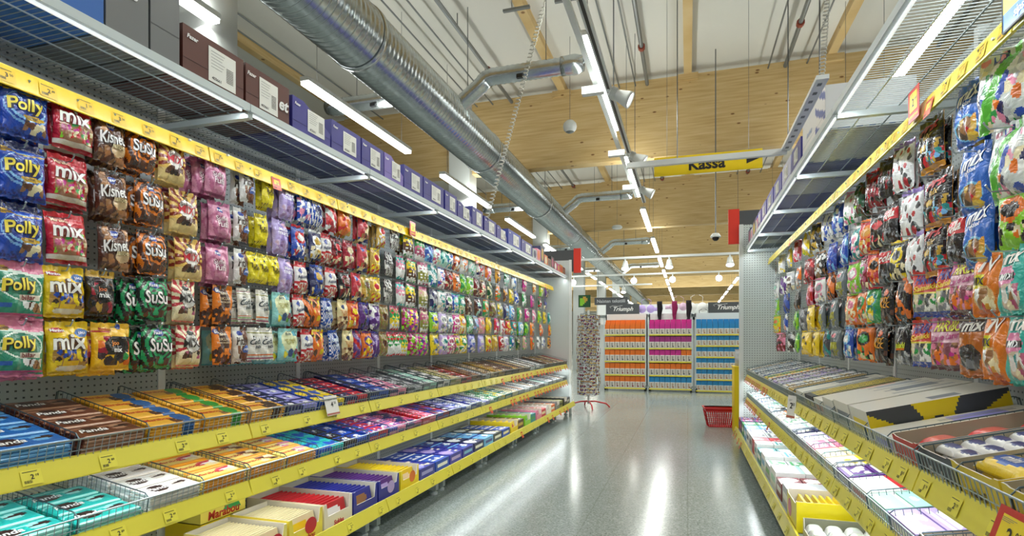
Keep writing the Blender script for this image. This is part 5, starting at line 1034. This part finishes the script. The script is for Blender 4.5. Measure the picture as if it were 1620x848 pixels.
topbox('left', YL(388), YL(458), .185, '#57291f', 'brown cardboard box with white lettering beside the first blue box', sticker=(.5, .5, .42, .72), text=[('Fazer', .12, .8, .09, .2), ('et', .86, .5, .26, .2)])
BXS = [(462, 523, 1), (524, 571, 0), (572, 607, 0), (608, 638, 1), (639, 669, 0), (670, 702, 0), (704, 723, 0), (724, 746, 1), (747, 764, 0), (766, 785, 0), (786, 802, 1), (804, 824, 0), (825, 842, 0)]
for i, (a, b_, ct) in enumerate(BXS):
    c = '#34318a' if i not in (3, 11) else ('#7a6ab8' if i == 3 else '#2438a0')
    topbox('left', YL(a), YL(b_), .172 if i < 7 else (.16, .15, .18)[i % 3], c, 'violet blue cardboard box with white label, %s after the brown boxes' % ((ORD+['eleventh', 'twelfth', 'thirteenth'])[i]), sticker=(.6, .54, .45, .62), text=[('Fazer', .12, .82, .08, .2)], cut=ct)
FB = [('silver', 'navy', .13), ('pink', 'orange', .16), ('navy', 'gold', .22), ('orange', 'cream', .14), ('tan', 'brown', .12), ('black', 'rose', .17), ('crimson', 'white', .13), ('magenta', 'gold', .12), ('amber', 'red', .13), ('darkred', 'tan', .12)]
y = YL(843)
for i, (a, b_, h) in enumerate(FB):
    w_ = (LY1-.05-YL(843))/10
    topbox('left', y, y+w_-.003, h, a, 'small %s box with %s print on the left shelf top, near the header' % (nice(a), nice(b_)), layers=[('bg', a), ('e', .5, .55, .32, .36, b_)], style=1); y += w_
# right side shelf top
WS = [('bg', '#e8e8ea'), ('st', 40, .3, '#2f4fa8', .4), ('r', .0, .0, .6, 1, '#e8e8ea')]
topbox('right', YR(1306), YR(1270), .2, '#e6e6e8', 'white cardboard box with blue diagonal stripes, right shelf top', layers=WS, text=[('Brunberg', .35, .5, .16, .2)], tcol='#9ab0d8')
for i, (a, b_) in enumerate([(1267, 1252), (1251, 1237), (1236, 1224), (1223, 1213), (1212, 1205), (1204, 1199), (1198, 1194)]):
    topbox('right', YR(a), YR(b_)-.005, .17, ['#34318a', '#c8c8e4', '#4a44a8', '#5650b0', '#5650b0', '#5650b0', '#6058b8'][i], ['dark violet', 'white', 'violet', 'light violet', 'light violet', 'light violet', 'pale violet'][i]+' cardboard box, %s beyond the striped box, right shelf top' % ORD[i], sticker=(.5, .6, .4, .45))
for i, (a, b_) in enumerate([('pink', 'white'), ('navy', 'yellow'), ('white', 'pink'), ('navy', 'rose')]):
    topbox('right', 5.52+i*.21, 5.52+i*.21+.2, .14+.03*(i % 2), a, 'small %s box with %s print on the right shelf top, near the header' % (nice(a), nice(b_)), layers=[('bg', a), ('e', .5, .55, .32, .36, b_)], style=1)
s = empty('sign_holder', (RW-.325, Yp(1612, .77), 1.885), -math.pi/2); tag(s, 'clear framed sign with blue lower band at the top right corner', 'sign')
MB().box(-.07, -.002, 0, .07, .002, .045, lin('#1f78d0')).box(-.07, -.002, .045, .07, .002, .1, lin('#c8c430')).build('panel', M['card'], s)
b = MB()
for p_, q_ in (((-.07, 0), (.07, 0)), ((.07, 0), (.07, .1)), ((.07, .1), (-.07, .1)), ((-.07, .1), (-.07, 0))): b.bar((p_[0], 0, p_[1]), (q_[0], 0, q_[1]), .004, 4)
b.build('frame', M['grey'], s); MB().text('sipsi', lambda x, y: (.01+x, -.0035, .022+y), .028, C('white'), .02, .2).build('lettering', M['card'], s)

# ---------------------------------------------------------------- stocking racks across the far end
def stock_box(c, fc):
    b = MB(); w, d, h = .105, .08, .245
    b.box(-w/2, 0, 0, w/2, d, h, C(c)); b.grid(8, 12, lambda a, q: ((a-.5)*w, -.001, q*h*.52), paint([('bg', '#c9c4bc'), ('sw', .0, 0, 1, .0, 0, c), ('r', .35, .08, .5, .8, fc), ('e', .6, .2, .12, .1, fc), ('r', .0, .9, 1, 1, 'white')], 8, 12))
    b.box(-w/2, -.001, h*.52, w/2, -.0002, h, C(c)); return b.build('stocking_box', M['card'])
SBX = {}
def sbox(c, fc):
    if (c, fc) not in SBX: SBX[(c, fc)] = stock_box(c, fc)
    return SBX[(c, fc)]
def rack(x0, zs, rows, lab, nm):
    t = empty('stocking_rack', (x0, 12.7, 0)); tag(t, lab, 'rack', 'stocking racks')
    Wd = .93
    for x in (.01, Wd-.01):
        MB().box(x-.012, .0, .08, x+.012, .025, zs[-1]+.36).box(x-.012, .34, .08, x+.012, .36, 1.72).box(x-.01, 0, .1, x+.01, .36, .13).build('side_frame', M['shelf'], t)
    MB().box(0, .34, .1, Wd, .36, 1.72).build('back_panel', M['white'], t)
    for z in zs:
        s = MB().box(.02, 0, z-.02, Wd-.02, .34, z).build('shelf', M['shelf'], t); MB().box(.02, -.012, z-.035, Wd-.02, 0, z-.006).build('price_rail', M['rail'], s)
    for x in (.03, Wd-.03):
        for yy in (.03, .33): MB().lathe([(0, -.018), (.035, -.018), (.04, 0), (.035, .018), (0, .018)], 14, T=Matrix.Translation((x, yy, .04)) @ Matrix.Rotation(math.pi/2, 4, 'Y')).box(x-.014, yy-.014, .04, x+.014, yy+.014, .1).build('caster', M['black'], t)
    for ri, (z, row) in enumerate(zip(zs, rows)):
        top = ri == len(zs)-1
        for k in range(8):
            c, fc = row[k] if k < len(row) else row[-1]
            for lay in range(3 if top else 1):
                o = dup(sbox(c, fc), (x0+.075+k*.112, 12.72+lay*.085, z+(.001)), (0, 0, 0)); o.scale = (1, .95, .9+.2*lay if top else (1.0 if z < 1.0 or len(zs) == 5 else .9) if len(zs) == 5 else .82)
                l = '%s topped stocking box, %s shelf from the floor of the %s rack' % (nice(c), ORD[ri], nm); tag(o, l, 'box', l+' group')
O = ('orange', 'charcoal'); OR = ('orange', 'darkred'); Mg = ('magenta', 'charcoal'); PL = ('#a0327c', 'charcoal'); B = ('#1f86c0', 'tan'); CN['#1f86c0'] = '#1f86c0'; NICE['#1f86c0'] = 'blue'; NICE['#a0327c'] = 'plum'
rack(-1.80, [.08, .37, .67, .96, 1.26], [[OR, O]+[OR]*6, [O]*3+[OR]*5, [O]*8, [O]*8, [O]*8], 'wheeled chrome rack of orange topped stocking boxes, left of three', 'left')
rack(-.83, [.08, .37, .67, .96, 1.26], [[B]*8, [O]*8, [Mg]*6+[O]*2, [PL]*8, [Mg]*8], 'wheeled chrome rack of mostly magenta topped stocking boxes, middle of three', 'middle')
rack(.15, [.06, .3, .54, .78, 1.02, 1.26], [[B]*8]*6, 'wheeled chrome rack of blue topped stocking boxes, right of three', 'right')
for o in SBX.values(): bpy.data.objects.remove(o)

# lingerie display wall behind the racks
t = empty('lingerie_display', (0, 13.8, 0)); tag(t, 'white lingerie display wall behind the stocking racks', 'display')
MB().box(-2.1, 0, 0, 2.2, .04, 1.98).build('back_panel', M['white'], t)
MB().box(-2.1, -.3, 1.72, 2.2, 0, 1.74).build('shelf', M['white'], t)
MB().bar((-2.0, -.25, 1.68), (2.1, -.25, 1.68), .012, 6).build('hanging_rail', M['wire'], t)
for x0, x1, lb in ((-1.86, -1.08, 'dark grey sign with white cursive script, left one'), (.44, 1.26, 'dark grey sign with white cursive script, right one')):
    s = empty('brand_sign', ((x0+x1)/2, 13.482, 1.73)); tag(s, lb, 'sign', 'dark signs above the lingerie'); MB().box((x0-x1)/2, 0, 0, (x1-x0)/2, .015, .25).build('panel', M['grey'], s)
    MB().text('Triumph', lambda x, y: (x+.02, -.003, .12+y), .13, C('white'), .02, .35, wmax=.6).build('lettering', M['card'], s)
    MB().tube([(-.27, -.004, .16), (-.3, -.004, .19), (-.24, -.004, .21), (-.1, -.004, .2), (.0, -.004, .215)], .004, 5, c=C('white')).build('swash', M['card'], s)
def leg_form(x, z, c, lab):
    o = empty('leg_form', (x, 13.0, z)); tag(o, lab, 'stocking', 'knee socks on leg forms')
    MB().tube([(0, 0, .46), (.0, 0, .4), (.01, 0, .3), (-.005, 0, .15), (-.0, 0, .07), (-.01, -.01, .03), (-.04, -.03, .0), (-.075, -.05, -.03)], .04, 14, C(c), rr=[.058, .058, .062, .042, .032, .04, .034, .014]).build('sock', M['fabric'], o, True)
    MB().bar((0, 0, -.5), (0, .0, .03), .006, 5).build('stand_rod', M['wire'], o)
leg_form(-.6, 1.53, 'black', 'black knee sock on a leg form above the middle rack, left one')
leg_form(-.28, 1.53, '#8a1c50', 'wine red knee sock on a leg form above the racks')
leg_form(.02, 1.54, '#221c20', 'black knee sock on a leg form, right of the wine one')
def bra(x, z, y, c, lab, s=1):
    b = MB()
    for q in (-1, 1):
        b.lathe([(0.001, .05*s), (.05*s, .042*s), (.085*s, .015*s), (.095*s, 0)], 14, C(c), T=Matrix.Translation((x+q*.1*s, y, z)) @ Matrix.Rotation(math.pi/2, 4, 'X'))
        b.tube([(x+q*.1*s, y, z+.08*s), (x+q*.11*s, y+.01, z+.2*s), (x+q*.04*s, y+.03, z+.24*s)], .005, 5, C(c)); b.box(min(x+q*.18*s, x+q*.3*s), y-.004, z-.05*s, max(x+q*.18*s, x+q*.3*s), y+.004, z+.03*s, C(c))
    tag(b.build('bra', M['fabric'], None, True), lab, 'bra', 'bras on the lingerie display')
bra(-.93, 1.86, 13.6, 'lilac', 'pale lilac bra on the display wall beside the left sign'); bra(-.2, 1.9, 13.6, '#d8b8d0', 'pink bra hanging behind the knee socks'); bra(.45-.12, 1.62, 13.1, 'black', 'black bra above the right stocking rack', .8); bra(.2, 1.88, 13.6, 'white', 'white bra on the display wall beside the right sign', 1.2)
for k in range(18):
    x = -1.95+k*.225
    if -.75 < x < .1: continue
    q = MB(); q.add([(x-.09, 13.55, 1.5), (x+.09, 13.55, 1.5), (x+.07, 13.55, 1.66), (x-.07, 13.55, 1.66), (x-.09, 13.58, 1.5), (x+.09, 13.58, 1.5), (x+.07, 13.58, 1.66), (x-.07, 13.58, 1.66)], [(0, 1, 2, 3), (4, 7, 6, 5), (0, 4, 5, 1), (3, 2, 6, 7), (0, 3, 7, 4), (1, 5, 6, 2)], C('white')); q.tube([(x, 13.565, 1.66), (x, 13.56, 1.69)], .004, 4, C('silver'))
    tag(q.build('hanging_garment', M['fabric']), 'small white garment hanging on the lingerie rail under the signs', 'garment', 'white garments on the lingerie rail')
s = empty('department_sign', (-2.05, 15.5, 2.1)); tag(s, 'dark hanging sign reading Naisten tekstiili, far behind the left shelf end', 'sign')
MB().box(-.4, 0, 0, .5, .03, .2).build('panel', M['grey'], s); MB().text('Naisten tekstiili', lambda x, y: (x+.05, -.003, .1+y), .09, C('silver'), .02, wmax=.8).build('lettering', M['card'], s)
for x in (-.3, .4): MB().bar((x, .015, .2), (x, .015, 3.5), .003, 4).build('hanging_wire', M['cable'], s)

# ---------------------------------------------------------------- rotating rack of carded accessories
rk = empty('rotating_rack', (-1.58, 9.35, 0)); tag(rk, 'tall rotating rack on a red tripod foot past the left shelves', 'rack')
MB().bar((0, 0, .06), (0, 0, 1.62), .02, 10).build('pole', M['white'], rk)
b = MB()
for k in range(12):
    a = k*math.pi/6; b.bar((.13*math.cos(a), .13*math.sin(a), .2), (.13*math.cos(a), .13*math.sin(a), 1.56), .004, 4)
for z in (.2, .88, 1.56): b.tube([(.13*math.cos(a), .13*math.sin(a), z) for a in [k*math.pi/8 for k in range(17)]], .004, 4)
b.build('wire_cage', M['wire'], rk)
for k in range(4):
    a = k*math.pi/2+.35; MB().tube([(0, 0, .1), (.12*math.cos(a), .12*math.sin(a), .1), (.3*math.cos(a), .3*math.sin(a), .06), (.36*math.cos(a), .36*math.sin(a), .0)], .012, 8).build('foot', M['red'], rk)
cards = []
for j, (c1, c2) in enumerate([('beige', 'purple'), ('tan', 'gold'), ('silver', 'rose'), ('gold', 'grey'), ('brown', 'silver')]):
    b = MB(); b.grid(5, 5, lambda a, q: ((a-.5)*.05, 0, -.05+q*.05), paint([('bg', c1), ('bl', .1, .1, .9, .8, 5, [c2, 'brown', 'silver'])], 5, 5, j)); b.box(-.025, .0004, -.05, .025, .003, 0, C(c1)); cards.append((b.build('carded_accessory', M['card']), c1, c2))
r = random.Random(5)
for z in range(22):
    for k in range(13):
        a = math.pi+.1+k*math.pi/12+(z % 2)*.08; j = r.randrange(5); R_ = .165+r.uniform(0, .035)
        o = dup(cards[j][0], (-1.58+R_*math.cos(a), 9.35+R_*math.sin(a), .27+z*.06), (0, 0, a+math.pi/2+r.uniform(-.2, .2)))
        l = 'small %s card with %s trinkets hanging on the rotating rack' % (nice(cards[j][1]), nice(cards[j][2])); tag(o, l, 'card', l+' group')
for c in cards: bpy.data.objects.remove(c[0])
s = empty('promotion_sign', (-1.62, 9.2, 1.66)); tag(s, 'dark green and yellow sign topping the rotating rack', 'sign')
MB().grid(8, 8, lambda a, q: ((a-.5)*.2, 0, q*.2), paint([('bg', 'darkgreen'), ('bl', .1, .1, .9, .9, 6, ['gold', 'darkgreen', 'lime'])], 8, 8)).box(-.1, .001, 0, .1, .01, .2, C('darkgreen')).build('panel', M['card'], s)
MB().bar((0, .005, -.1), (0, .005, .0), .006, 5).build('stem', M['wire'], s)

# ---------------------------------------------------------------- red shopping basket
bk = empty('shopping_basket', (.4, 7.78, 0), .1); tag(bk, 'red plastic shopping basket standing on the floor beyond the right shelves', 'basket')
b = MB(); w0, w1, d0, d1, H = .15, .2, .1, .14, .24
def ring(t): return w0+(w1-w0)*t, d0+(d1-d0)*t, H*t
for side in range(4):
    def P(u, t):
        w, d, z = ring(t); q = [(-w+2*w*u, -d), (w, -d+2*d*u), (w-2*w*u, d), (-w, d-2*d*u)][side]; return (q[0], q[1], z)
    n = 14 if side % 2 == 0 else 10
    for i in range(n+1): b.bar(P(i/n, 0), P(i/n, .86), .0045, 4)
    for t in (0, .22, .44, .66): b.bar(P(0, t+.02), P(1, t+.02), .005, 4)
    b.add([P(0, .84), P(1, .84), P(1, 1), P(0, 1)], [(0, 1, 2, 3)])
    b.bar(P(0, 1), P(1, 1), .01, 6)
b.box(-w0, -d0, 0, w0, d0, .006); b.build('body', M['red'], bk)
MB().tube([(-w1, 0, H), (-w1+.01, -.03, H+.02), (-.1, -.1, H+.03), (.1, -.1, H+.03), (w1-.01, -.03, H+.02), (w1, 0, H)], .007, 8).build('handle', M['black'], bk)

# yellow display beyond the right end panel
d = empty('display_stand', (.72, 7.35, 0)); tag(d, 'yellow cardboard display stand behind the right end panel', 'display')
MB().box(-.19, -.15, 0, .2, .2, .79).build('body', M['ysign'], d)
MB().box(-.2, -.16, .79, .21, .21, .8).build('top_rim', M['ysign'], d)
for k in range(4):
    b = MB(); S = bag_surface(.16, .2, .06, k); b.grid(12, 14, lambda a, q: S(2*a-1, q), C('silver')); b.grid(6, 6, lambda a, q: S(1-2*a, q, True), C('silver'))
    o = b.build('clear_pouch', M['film'], None, True, loc=(.6+.05*k, 7.3+.06*k, .99)); o.rotation_euler = (0, 0, -.9); tag(o, 'crumpled clear pouch standing on top of the yellow display stand', 'pouch', 'clear pouches on the yellow stand')
